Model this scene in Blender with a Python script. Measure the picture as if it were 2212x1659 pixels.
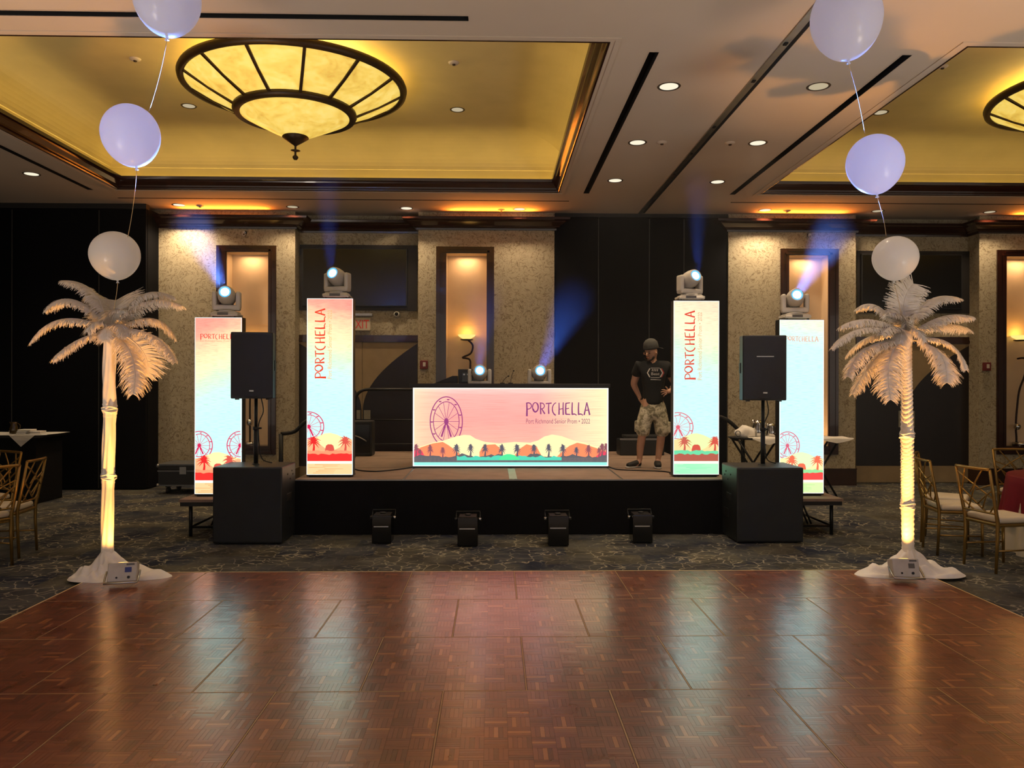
import bpy, bmesh, math, random
from mathutils import Vector, Matrix
for o in list(bpy.data.objects): bpy.data.objects.remove(o)
random.seed(7)
SC = bpy.context.scene
COL = SC.collection
PI = math.pi

# ------------------------------------------------------------------ camera
FPX, CX, CY = 1690.0, 1106.0, 829.5
YAW, ROLL, CAMZ = math.atan(0.0225), 0.002, 1.685
_F = Vector((math.sin(YAW), math.cos(YAW), 0)); _R0 = Vector((math.cos(YAW), -math.sin(YAW), 0)); _U0 = Vector((0, 0, 1))
_R = _R0*math.cos(ROLL) + _U0*math.sin(ROLL); _U = _U0*math.cos(ROLL) - _R0*math.sin(ROLL)
CAM = Vector((0, 0, CAMZ))
cd = bpy.data.cameras.new('camera'); cd.sensor_width = 36; cd.lens = FPX/2212*36; cd.clip_start = .05; cd.clip_end = 100
cam = bpy.data.objects.new('camera', cd); COL.objects.link(cam)
_B = -_F
cam.matrix_world = Matrix(((_R.x, _U.x, _B.x, 0), (_R.y, _U.y, _B.y, 0), (_R.z, _U.z, _B.z, CAMZ), (0, 0, 0, 1)))
SC.camera = cam

def ray(px, py): return _F + _R*((px-CX)/FPX) + _U*((CY-py)/FPX)
def P(px, py, Y):                      # point of a sight line at depth Y in the room
    d = ray(px, py); return CAM + d*(Y/d.y)
def PZ(px, py, Z):                     # point of a sight line at height Z
    d = ray(px, py); return CAM + d*((Z-CAMZ)/d.z)

# ------------------------------------------------------------------ world, exposure
SC.view_settings.view_transform = 'Standard'; SC.view_settings.look = 'None'
SC.view_settings.gamma = 1.0; SC.view_settings.use_curve_mapping = False
SC.view_settings.exposure = 0.12
W = bpy.data.worlds.new('world'); SC.world = W; W.use_nodes = True
W.node_tree.nodes['Background'].inputs[0].default_value = (1.0, .86, .72, 1)
W.node_tree.nodes['Background'].inputs[1].default_value = .6
SC.cycles.use_denoising = True
SC.cycles.max_bounces = 4; SC.cycles.diffuse_bounces = 2; SC.cycles.glossy_bounces = 2; SC.cycles.use_adaptive_sampling = True; SC.cycles.adaptive_threshold = .07
SC.cycles.transparent_max_bounces = 8; SC.cycles.volume_bounces = 0
SC.cycles.sample_clamp_indirect = 3.0

# ------------------------------------------------------------------ helpers: materials
def lin(c):
    return tuple((v/255/12.92 if v/255 <= .04045 else ((v/255+.055)/1.055)**2.4) for v in c[:3]) + (1,)
MATS = {}
def pbr(name, col, rough=.5, metal=0, spec=.5, var=.12, vscale=8, bump=0, bscale=60, em=None, es=0, coat=0, trans=0, sheen=0):
    if name in MATS: return MATS[name]
    m = bpy.data.materials.new(name); m.use_nodes = True; nt = m.node_tree; n = nt.nodes; b = n['Principled BSDF']
    b.inputs['Roughness'].default_value = rough; b.inputs['Metallic'].default_value = metal
    b.inputs['Specular IOR Level'].default_value = spec; b.inputs['Coat Weight'].default_value = coat
    b.inputs['Sheen Weight'].default_value = sheen
    c = lin(col); b.inputs['Base Color'].default_value = c
    if trans: b.inputs['Transmission Weight'].default_value = trans
    tc = n.new('ShaderNodeTexCoord')
    if var:
        t = n.new('ShaderNodeTexNoise'); t.inputs['Scale'].default_value = vscale; t.inputs['Detail'].default_value = 4
        nt.links.new(tc.outputs['Object'], t.inputs['Vector'])
        r = n.new('ShaderNodeMapRange'); r.inputs['To Min'].default_value = 1-var; r.inputs['To Max'].default_value = 1+var
        r.inputs['From Min'].default_value = .3; r.inputs['From Max'].default_value = .7
        nt.links.new(t.outputs['Fac'], r.inputs['Value'])
        x = n.new('ShaderNodeMix'); x.data_type = 'RGBA'; x.blend_type = 'MULTIPLY'; x.inputs[0].default_value = 1
        x.inputs[6].default_value = c; nt.links.new(r.outputs[0], x.inputs[7]); nt.links.new(x.outputs[2], b.inputs['Base Color'])
    if bump:
        t = n.new('ShaderNodeTexNoise'); t.inputs['Scale'].default_value = bscale; t.inputs['Detail'].default_value = 5
        nt.links.new(tc.outputs['Object'], t.inputs['Vector'])
        u = n.new('ShaderNodeBump'); u.inputs['Strength'].default_value = bump; u.inputs['Distance'].default_value = .01
        nt.links.new(t.outputs['Fac'], u.inputs['Height']); nt.links.new(u.outputs[0], b.inputs['Normal'])
    if em:
        b.inputs['Emission Color'].default_value = lin(em); b.inputs['Emission Strength'].default_value = es
    MATS[name] = m; return m
def emit(name, col, s=1.0):
    if name in MATS: return MATS[name]
    m = bpy.data.materials.new(name); m.use_nodes = True; nt = m.node_tree; nt.nodes.clear()
    o = nt.nodes.new('ShaderNodeOutputMaterial'); e = nt.nodes.new('ShaderNodeEmission')
    e.inputs[0].default_value = lin(col); e.inputs[1].default_value = s; nt.links.new(e.outputs[0], o.inputs[0]); m.cycles.emission_sampling = 'NONE'
    MATS[name] = m; return m
class NT:
    """small node-graph builder"""
    def __init__(s, name):
        s.m = bpy.data.materials.new(name); s.m.use_nodes = True; s.t = s.m.node_tree; s.n = s.t.nodes; s.b = s.n['Principled BSDF']; MATS[name] = s.m
    def new(s, typ, **kw):
        x = s.n.new('ShaderNode'+typ)
        for k, v in kw.items(): setattr(x, k, v)
        return x
    def link(s, a, b): s.t.links.new(a, b)
    def coord(s, out='Object', scale=(1, 1, 1), rot=(0, 0, 0), loc=(0, 0, 0)):
        if out == 'Position': c = s.new('NewGeometry').outputs['Position']
        else: c = s.new('TexCoord').outputs[out]
        mp = s.new('Mapping'); mp.inputs['Scale'].default_value = scale; mp.inputs['Rotation'].default_value = rot; mp.inputs['Location'].default_value = loc
        s.link(c, mp.inputs['Vector']); return mp.outputs[0]
    def noise(s, vec, scale, detail=3, rough=.5, dist=0):
        t = s.new('TexNoise'); t.inputs['Scale'].default_value = scale; t.inputs['Detail'].default_value = detail
        t.inputs['Roughness'].default_value = rough; t.inputs['Distortion'].default_value = dist; s.link(vec, t.inputs['Vector']); return t
    def ramp(s, fac, stops, interp='LINEAR'):
        r = s.new('ValToRGB'); r.color_ramp.interpolation = interp; e = r.color_ramp.elements
        while len(e) < len(stops): e.new(.5)
        for k, (p, c) in enumerate(stops):
            e[k].position = p; e[k].color = c if len(c) == 4 else lin(c)
        s.link(fac, r.inputs[0]); return r.outputs[0]
    def math(s, op, a, b=None, clamp=False):
        x = s.new('Math', operation=op, use_clamp=clamp)
        for k, v in enumerate((a, b)):
            if v is None: continue
            if isinstance(v, (int, float)): x.inputs[k].default_value = v
            else: s.link(v, x.inputs[k])
        return x.outputs[0]
    def mix(s, f, a, b, mode='MIX'):
        x = s.new('Mix', data_type='RGBA', blend_type=mode)
        for k, v in ((0, f), (6, a), (7, b)):
            if isinstance(v, (int, float)): x.inputs[k].default_value = v
            elif isinstance(v, tuple): x.inputs[k].default_value = v if len(v) == 4 else lin(v)
            else: s.link(v, x.inputs[k])
        return x.outputs[2]
    def bump(s, h, st=.3, d=.01):
        u = s.new('Bump'); u.inputs['Strength'].default_value = st; u.inputs['Distance'].default_value = d
        s.link(h, u.inputs['Height']); s.link(u.outputs[0], s.b.inputs['Normal'])

# ------------------------------------------------------------------ helpers: geometry
WL = {}
def box(bm, x0, x1, y0, y1, z0, z1, mi=0):
    v = [bm.verts.new(p) for p in ((x0, y0, z0), (x1, y0, z0), (x1, y1, z0), (x0, y1, z0), (x0, y0, z1), (x1, y0, z1), (x1, y1, z1), (x0, y1, z1))]
    fs = []
    for f in ((0, 3, 2, 1), (4, 5, 6, 7), (0, 1, 5, 4), (1, 2, 6, 5), (2, 3, 7, 6), (3, 0, 4, 7)):
        q = bm.faces.new([v[i] for i in f]); q.material_index = mi; fs.append(q)
    return v
def rbox(bm, x0, x1, y0, y1, z0, z1, r=.01, seg=2, mi=0):
    b2 = bmesh.new(); box(b2, x0, x1, y0, y1, z0, z1)
    bmesh.ops.bevel(b2, geom=list(b2.edges), offset=r, segments=seg, profile=.5, affect='EDGES')
    merge(bm, b2, mi=mi)
def merge(bm, b2, M=None, mi=None):
    b2.verts.ensure_lookup_table(); mp = {}
    for v in b2.verts: mp[v] = bm.verts.new(M @ v.co if M else v.co)
    for f in b2.faces:
        try:
            q = bm.faces.new([mp[v] for v in f.verts]); q.material_index = f.material_index if mi is None else mi; q.smooth = f.smooth
        except ValueError: pass
    b2.free()
def frame_of(d):
    d = d.normalized(); a = Vector((0, 0, 1)) if abs(d.z) < .9 else Vector((1, 0, 0))
    x = d.cross(a).normalized(); return x, x.cross(d).normalized()
def cyl(bm, p0, p1, r0, r1=None, n=12, caps=True, mi=0):
    r1 = r0 if r1 is None else r1; p0, p1 = Vector(p0), Vector(p1); x, y = frame_of(p1-p0); A, B = [], []
    for k in range(n):
        a = 2*PI*k/n; d = x*math.cos(a)+y*math.sin(a); A.append(bm.verts.new(p0+d*r0)); B.append(bm.verts.new(p1+d*r1))
    for k in range(n):
        j = (k+1) % n; f = bm.faces.new((A[k], A[j], B[j], B[k])); f.smooth = True; f.material_index = mi
    if caps:
        f = bm.faces.new(A[::-1]); f.material_index = mi; f = bm.faces.new(B); f.material_index = mi
def tube(bm, pts, r, n=8, mi=0, caps=True):
    pts = [Vector(p) for p in pts]; rs = r if isinstance(r, (list, tuple)) else [r]*len(pts); prev = None; x = None
    for i, p in enumerate(pts):
        d = (pts[min(i+1, len(pts)-1)]-pts[max(i-1, 0)]).normalized()
        if x is None: x, y = frame_of(d)
        else: x = (x-d*x.dot(d)).normalized(); y = d.cross(x)
        y = d.cross(x)
        ring = [bm.verts.new(p+(x*math.cos(2*PI*k/n)+y*math.sin(2*PI*k/n))*rs[i]) for k in range(n)]
        if prev:
            for k in range(n):
                j = (k+1) % n; f = bm.faces.new((prev[k], prev[j], ring[j], ring[k])); f.smooth = True; f.material_index = mi
        elif caps: bm.faces.new(ring[::-1]).material_index = mi
        prev = ring
    if caps: bm.faces.new(prev).material_index = mi
def lathe(bm, prof, c=(0, 0, 0), n=24, mi=0, smooth=True, a0=0, a1=2*PI):
    c = Vector(c); full = abs(a1-a0-2*PI) < 1e-6; cnt = n if full else n+1; rings = []
    for r, z in prof:
        if r < 1e-6: rings.append([bm.verts.new(c+Vector((0, 0, z)))]*cnt)
        else: rings.append([bm.verts.new(c+Vector((r*math.cos(a0+(a1-a0)*k/n), r*math.sin(a0+(a1-a0)*k/n), z))) for k in range(cnt)])
    for A, B in zip(rings, rings[1:]):
        for k in range(n):
            j = (k+1) % cnt; vs = []
            for v in (A[k], A[j], B[j], B[k]):
                if v not in vs: vs.append(v)
            if len(vs) > 2:
                try: f = bm.faces.new(vs); f.smooth = smooth; f.material_index = mi
                except ValueError: pass
def sphere(bm, c, r, sc=(1, 1, 1), n=16, mi=0):
    prof = [(r*math.sin(PI*k/(n//2))*1.0, -r*math.cos(PI*k/(n//2))) for k in range(n//2+1)]; prof[0] = (0, -r); prof[-1] = (0, r)
    b2 = bmesh.new(); lathe(b2, prof, n=n); M = Matrix.Translation(Vector(c)) @ Matrix.Diagonal((*sc, 1)); merge(bm, b2, M, mi)
def poly(bm, pts, mi=0):
    try: f = bm.faces.new([bm.verts.new(p) for p in pts]); f.material_index = mi; return f
    except ValueError: return None
def extr(bm, pts2, y0, y1, mi=0):      # polygon in xz, extruded along y
    A = [bm.verts.new((x, y0, z)) for x, z in pts2]; B = [bm.verts.new((x, y1, z)) for x, z in pts2]; n = len(A)
    bm.faces.new(A).material_index = mi; bm.faces.new(B[::-1]).material_index = mi
    for k in range(n): bm.faces.new((A[k], B[k], B[(k+1) % n], A[(k+1) % n])).material_index = mi
def wloc(o):
    v = Vector(o.location)
    while o.parent: o = o.parent; v += o.location
    return v
def mk(name, bm, mat, parent=None, loc=(0, 0, 0), smooth=False, world=False, norm=True):
    """one mesh object; world=True: vertices are room coordinates and the parent is only translated"""
    if norm: bmesh.ops.recalc_face_normals(bm, faces=bm.faces)
    me = bpy.data.meshes.new(name)
    if world and parent is not None: bmesh.ops.translate(bm, verts=bm.verts, vec=-wloc(parent))
    bm.to_mesh(me); bm.free()
    for m in (mat if isinstance(mat, (list, tuple)) else [mat]): me.materials.append(m)
    if smooth:
        for p in me.polygons: p.use_smooth = True
    o = bpy.data.objects.new(name, me); COL.objects.link(o); o.parent = parent; o.location = loc
    return o
def tag(o, label=None, cat=None, group=None, kind=None):
    if label: o['label'] = label
    if cat: o['category'] = cat
    if group: o['group'] = group
    if kind: o['kind'] = kind
    return o
def thing(name, loc, label, cat, group=None, rz=0, kind=None):
    o = bpy.data.objects.new(name, None); COL.objects.link(o); o.location = loc; o.rotation_euler = (0, 0, rz); o.empty_display_size = .1
    return tag(o, label, cat, group, kind)
def copy_tree(o, parent=None):
    c = o.copy(); COL.objects.link(c); c.parent = parent
    for ch in list(o.children): copy_tree(ch, c)
    return c
def BM(): return bmesh.new()
def boxo(name, mat, parent, *a, r=0, world=False):
    bm = BM()
    if r: rbox(bm, *a, r=r)
    else: box(bm, *a)
    return mk(name, bm, mat, parent, world=world)
def light(kind, name, loc, col, e, parent=None, size=.1, size_y=None, aim=None, spot=None, blend=.3, spread=None):
    d = bpy.data.lights.new(name, kind); d.energy = e; d.color = lin(col)[:3]
    if kind == 'AREA':
        d.size = size
        if size_y: d.shape = 'RECTANGLE'; d.size_y = size_y
        if spread: d.spread = spread
    else: d.shadow_soft_size = size
    if kind == 'SPOT': d.spot_size = spot; d.spot_blend = blend
    o = bpy.data.objects.new(name, d); COL.objects.link(o); o.location = loc; o.parent = parent
    if aim is not None: o.rotation_euler = Vector(aim).to_track_quat('-Z', 'Y').to_euler()
    return o
def text_bm(s, size, w=None, h=None):
    c = bpy.data.curves.new('lettering', 'FONT'); c.body = s; c.size = size; c.resolution_u = 3
    o = bpy.data.objects.new('lettering', c); COL.objects.link(o)
    dg = bpy.context.evaluated_depsgraph_get(); me = bpy.data.meshes.new_from_object(o.evaluated_get(dg))
    bm = BM(); bm.from_mesh(me); bpy.data.objects.remove(o); bpy.data.meshes.remove(me); bpy.data.curves.remove(c)
    xs = [v.co.x for v in bm.verts]; ys = [v.co.y for v in bm.verts]
    sx = w/(max(xs)-min(xs)) if w else 1; sy = h/(max(ys)-min(ys)) if h else sx
    for v in bm.verts: v.co = Vector(((v.co.x-min(xs))*sx, (v.co.y-min(ys))*sy, 0))
    return bm
def bez(p0, p1, p2, n):
    p0, p1, p2 = Vector(p0), Vector(p1), Vector(p2)
    return [p0*(1-t)**2+p1*2*t*(1-t)+p2*t*t for t in (k/n for k in range(n+1))]
def spline(pts, n=6):                   # Catmull-Rom
    pts = [Vector(p) for p in pts]; out = []
    for i in range(len(pts)-1):
        a, b, c, d = pts[max(i-1, 0)], pts[i], pts[i+1], pts[min(i+2, len(pts)-1)]
        for k in range(n):
            t = k/n; out.append(.5*((2*b)+(c-a)*t+(2*a-5*b+4*c-d)*t*t+(3*b-a-3*c+d)*t**3))
    return out+[pts[-1]]

# ------------------------------------------------------------------ materials
wood_dark = pbr('dark_mahogany', (46, 20, 12), rough=.2, spec=.5, var=.25, vscale=14, coat=.4)
black_matte = pbr('black_matte', (14, 14, 15), rough=.6, var=.15)
black_cloth = pbr('black_cloth', (9, 9, 10), rough=.9, var=.2, vscale=20, spec=.2)
black_plastic = pbr('black_plastic', (28, 30, 33), rough=.42, var=.1, bump=.15, bscale=220)
black_gloss = pbr('black_gloss', (10, 10, 11), rough=.18, var=.05)
metal_alu = pbr('aluminium', (170, 170, 168), rough=.35, metal=1, var=.08)
chrome = pbr('chrome', (200, 200, 200), rough=.12, metal=1, var=.05)
white_cloth = pbr('white_satin', (236, 230, 220), rough=.55, var=.06, bump=.25, bscale=14, sheen=.3)
white_plastic = pbr('white_plastic', (205, 200, 190), rough=.4, var=.05)
gold_paint = pbr('gold_chair_paint', (150, 118, 62), rough=.32, metal=.75, var=.12)
bronze = pbr('dark_bronze', (58, 42, 22), rough=.45, metal=.4, var=.15)
ceil_paint = pbr('ceiling_paint', (196, 180, 160), rough=.85, var=.03, vscale=1.2)
coffer_paint = pbr('coffer_paint', (214, 192, 130), rough=.6, var=.06, vscale=2.0)
hole_black = pbr('slot_black', (5, 5, 5), rough=.9, var=.1)

def m_wallpaper():
    g = NT('scroll_wallpaper'); v = g.coord('Position', (1, 1, 1)); 
    n1 = g.noise(v, 2.2, 2); wv = g.new('VectorMath', operation='ADD'); g.link(v, wv.inputs[0])
    sc = g.new('VectorMath', operation='SCALE'); g.link(n1.outputs['Color'], sc.inputs[0]); sc.inputs['Scale'].default_value = .35; g.link(sc.outputs[0], wv.inputs[1])
    a = g.noise(wv.outputs[0], 11, 2, .5, 1.6)
    d = g.math('ABSOLUTE', g.math('SUBTRACT', a.outputs['Fac'], .5))
    line = g.ramp(d, [(0, (1, 1, 1, 1)), (.042, (0, 0, 0, 1))])
    sp = g.noise(v, 120, 3)
    base = g.mix(sp.outputs['Fac'], (164, 152, 124), (188, 176, 148))
    c = g.mix(g.math('MULTIPLY', line, .8), base, (98, 80, 50))
    g.link(c, g.b.inputs['Base Color']); g.b.inputs['Roughness'].default_value = .6; g.bump(line, .25, .004); return g.m
wallpaper = m_wallpaper()
def m_carpet():
    g = NT('patterned_carpet'); v = g.coord('Position')
    # rectangular tinted blocks
    br = g.new('TexBrick'); br.inputs['Scale'].default_value = 1.3; br.inputs['Mortar Size'].default_value = 0
    br.inputs['Color1'].default_value = lin((48, 56, 76)); br.inputs['Color2'].default_value = lin((104, 98, 78)); br.inputs['Bias'].default_value = -.1
    br.inputs['Brick Width'].default_value = .62; br.inputs['Row Height'].default_value = .5; g.link(v, br.inputs['Vector'])
    nb = g.noise(v, 2.4, 4); mott = g.ramp(nb.outputs['Fac'], [(.38, (22, 28, 40)), (.62, (112, 112, 100))])
    base = g.mix(.45, br.outputs['Color'], mott)
    st = g.noise(g.coord('Position', (4, 30, 1)), 3, 4); base = g.mix(g.math('MULTIPLY', st.outputs['Fac'], .55), base, (16, 18, 24))
    # wandering pale veins
    n1 = g.noise(v, 5, 2); sc = g.new('VectorMath', operation='SCALE'); g.link(n1.outputs['Color'], sc.inputs[0]); sc.inputs['Scale'].default_value = .28
    wv = g.new('VectorMath', operation='ADD'); g.link(v, wv.inputs[0]); g.link(sc.outputs[0], wv.inputs[1])
    vo = g.new('TexVoronoi', feature='DISTANCE_TO_EDGE'); vo.inputs['Scale'].default_value = 6.2; g.link(wv.outputs[0], vo.inputs['Vector'])
    ln = g.ramp(vo.outputs['Distance'], [(0, (1, 1, 1, 1)), (.045, (0, 0, 0, 1))])
    mk_ = g.noise(v, 1.7, 3); msk = g.ramp(mk_.outputs['Fac'], [(.42, (.12, .12, .12, 1)), (.58, (1, 1, 1, 1))])
    c = g.mix(g.math('MULTIPLY', g.math('MULTIPLY', ln, msk), .62), base, (208, 198, 168))
    g.link(c, g.b.inputs['Base Color']); g.b.inputs['Roughness'].default_value = .95; g.b.inputs['Specular IOR Level'].default_value = .15
    f = g.noise(v, 260, 2); g.bump(f.outputs['Fac'], .5, .006); return g.m
carpet = m_carpet()
def m_parquet():
    g = NT('parquet_oak'); v = g.coord('Position'); 
    oi = g.new('Attribute'); oi.attribute_name = 'shade'
    rnd = oi.outputs['Fac']
    col = g.ramp(rnd, [(0, (92, 40, 23)), (.35, (124, 58, 34)), (.7, (140, 70, 42)), (.93, (158, 86, 51)), (1, (196, 122, 70))])
    gr = g.noise(g.coord('Position', (14, 14, 1)), 9, 4, .6, .6)
    c = g.mix(g.math('MULTIPLY', gr.outputs['Fac'], .35), col, (86, 38, 22))
    big = g.noise(v, .9, 3); c = g.mix(g.math('MULTIPLY', big.outputs['Fac'], .25), c, (150, 90, 58))
    g.link(c, g.b.inputs['Base Color'])
    sm = g.noise(v, 3.1, 4); rr = g.new('MapRange'); rr.inputs['To Min'].default_value = .24; rr.inputs['To Max'].default_value = .40
    rr.inputs['From Min'].default_value = .3; rr.inputs['From Max'].default_value = .7; g.link(sm.outputs['Fac'], rr.inputs['Value']); g.link(rr.outputs[0], g.b.inputs['Roughness'])
    g.b.inputs['Specular IOR Level'].default_value = .6; g.b.inputs['Coat Weight'].default_value = 1.0; g.b.inputs['Coat Roughness'].default_value = .23; g.b.inputs['Coat IOR'].default_value = 2.0
    f = g.noise(v, 30, 3); g.bump(f.outputs['Fac'], .12, .004); return g.m
parquet = m_parquet()
def m_drape(name, c1, c2):
    g = NT(name); v = g.coord('Position', (1, 1, .05)); n = g.noise(v, 40, 3)
    c = g.mix(n.outputs['Fac'], c1, c2); g.link(c, g.b.inputs['Base Color']); g.b.inputs['Roughness'].default_value = .8; g.b.inputs['Specular IOR Level'].default_value = .12; return g.m
navy_panel = m_drape('navy_fabric_panel', (3, 4, 8), (6, 7, 13))
stage_carpet = pbr('stage_deck', (136, 114, 98), rough=.8, var=.14, vscale=5, bump=.2, bscale=180)
def m_glass_amber():
    g = NT('alabaster_glass'); v = g.coord('Object', (1, 1, 2.5)); n = g.noise(v, 3.2, 5, .6, .8); n2 = g.noise(v, 14, 4, .6)
    f = g.math('ADD', g.math('MULTIPLY', n.outputs['Fac'], .7), g.math('MULTIPLY', n2.outputs['Fac'], .3))
    c = g.ramp(f, [(.30, (196, 150, 44)), (.5, (240, 206, 92)), (.72, (255, 236, 140))])
    g.b.inputs['Base Color'].default_value = lin((230, 200, 120)); g.b.inputs['Roughness'].default_value = .35
    g.link(c, g.b.inputs['Emission Color']); g.b.inputs['Emission Strength'].default_value = .78; return g.m
amber_glass = m_glass_amber()
def m_feather():
    g = NT('ostrich_feather'); v = g.coord('Position', (1, 1, 1)); n = g.noise(v, 40, 3)
    c = g.mix(n.outputs['Fac'], (226, 214, 198), (250, 244, 236)); g.link(c, g.b.inputs['Base Color']); g.b.inputs['Roughness'].default_value = .8
    tr = g.new('BsdfTranslucent'); g.link(c, tr.inputs[0]); ms = g.new('MixShader'); ms.inputs[0].default_value = .4
    g.link(g.b.outputs[0], ms.inputs[1]); g.link(tr.outputs[0], ms.inputs[2]); g.link(ms.outputs[0], g.n['Material Output'].inputs[0]); return g.m
feather_mat = m_feather()
def m_balloon():
    g = NT('balloon_latex'); n = g.noise(g.coord('Object'), 3, 3); c = g.mix(n.outputs['Fac'], (236, 234, 232), (250, 249, 248)); g.link(c, g.b.inputs['Base Color'])
    g.b.inputs['Roughness'].default_value = .22; g.b.inputs['Specular IOR Level'].default_value = .5
    tr = g.new('BsdfTranslucent'); tr.inputs[0].default_value = (.9, .9, .9, 1); ms = g.new('MixShader'); ms.inputs[0].default_value = .72
    g.link(g.b.outputs[0], ms.inputs[1]); g.link(tr.outputs[0], ms.inputs[2]); g.link(ms.outputs[0], g.n['Material Output'].inputs[0]); return g.m
balloon_mat = m_balloon()

# ================================================================== THE ROOM
ZC = 4.52                       # soffit height
YP, YR, YL = 12.95, 13.25, 12.5 # pier faces, recessed wall, folding partition at the side
XL, XR, YB = -12.0, 18.0, -6.0

def holed(bm, a0, a1, b0, b1, holes, fn):
    """rectangle with rectangular holes; fn maps (a, b) to a point"""
    A = sorted({a0, a1, *[min(max(h[k], a0), a1) for h in holes for k in (0, 1)]}); B = sorted({b0, b1, *[min(max(h[k], b0), b1) for h in holes for k in (2, 3)]})
    vs = {}
    def V(a, b):
        if (a, b) not in vs: vs[(a, b)] = bm.verts.new(fn(a, b))
        return vs[(a, b)]
    for i in range(len(A)-1):
        for j in range(len(B)-1):
            ca, cb = (A[i]+A[i+1])/2, (B[j]+B[j+1])/2
            if any(h[0] < ca < h[1] and h[2] < cb < h[3] for h in holes): continue
            bm.faces.new((V(A[i], B[j]), V(A[i+1], B[j]), V(A[i+1], B[j+1]), V(A[i], B[j+1])))

bm = BM(); box(bm, XL, XR, YB, 13.6, -.1, 0); floor = tag(mk('floor', bm, carpet), 'dark patterned carpet with pale wandering veins', 'carpet', kind='structure')

# --- coffers
CO = [(-5.52, .955, 6.46, 11.56), (3.95, 10.43, 6.46, 11.56)]
TRK = 2.45
slots = []
def slot_y(x, y0, y1, w=.085): slots.append((x-w/2, x+w/2, y0, y1))
def slot_x(y, x0, x1, w=.085): slots.append((x0, x1, y-w/2, y+w/2))
p0, p1 = PZ(1410, 112, ZC), PZ(1268, 418, ZC); XS = (p0.x+p1.x)/2
slot_y(XS, p0.y, p1.y); slot_y(2*TRK-XS, p0.y, p1.y); slot_y(-4.565-XS, p0.y-.3, p1.y)
yf = PZ(740, 431, ZC).y; slot_x(yf, PZ(255, 428, ZC).x, PZ(1228, 438, ZC).x, .05); slot_x(yf, PZ(1573, 441, ZC).x, 10.4, .05)
yn = PZ(700, 36, ZC).y; slot_x(yn, -4.4, PZ(1012, 40, ZC).x)
holes = [(c[0], c[1], c[2], c[3]) for c in CO]+slots
bm = BM(); holed(bm, XL, XR, YB, 13.6, holes, lambda a, b: (a, b, ZC)); ceiling = tag(mk('ceiling', bm, ceil_paint, norm=False), 'pale plaster soffit around the recessed ceiling bays', 'ceiling', kind='structure')
slot_labels = ['long black air slot beside the lit bay on the bay side of the track', 'long black air slot on the far side of the ceiling track', 'black air slot in the dark soffit at far left',
               'thin black air slot over the left piers', 'thin black air slot over the right piers', 'black air slot nearest the viewer above the lit bay']
for (x0, x1, y0, y1), lb in zip(slots, slot_labels):
    bm = BM(); t = thing('air_slot', ((x0+x1)/2, (y0+y1)/2, ZC), lb, 'air vent')
    holed(bm, x0, x1, y0, y1, [], lambda a, b: (a, b, ZC+.09))
    for q in (((x0, y0), (x1, y0)), ((x1, y0), (x1, y1)), ((x1, y1), (x0, y1)), ((x0, y1), (x0, y0))):
        poly(bm, [(*q[0], ZC), (*q[1], ZC), (*q[1], ZC+.09), (*q[0], ZC+.09)])
    mk('channel', bm, hole_black, t, world=True)
    bm = BM(); e = .008
    holed(bm, x0-e, x1+e, y0-e, y1+e, [(x0, x1, y0, y1)], lambda a, b: (a, b, ZC-.003)); mk('lip', bm, ceil_paint, t, world=True)

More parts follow.
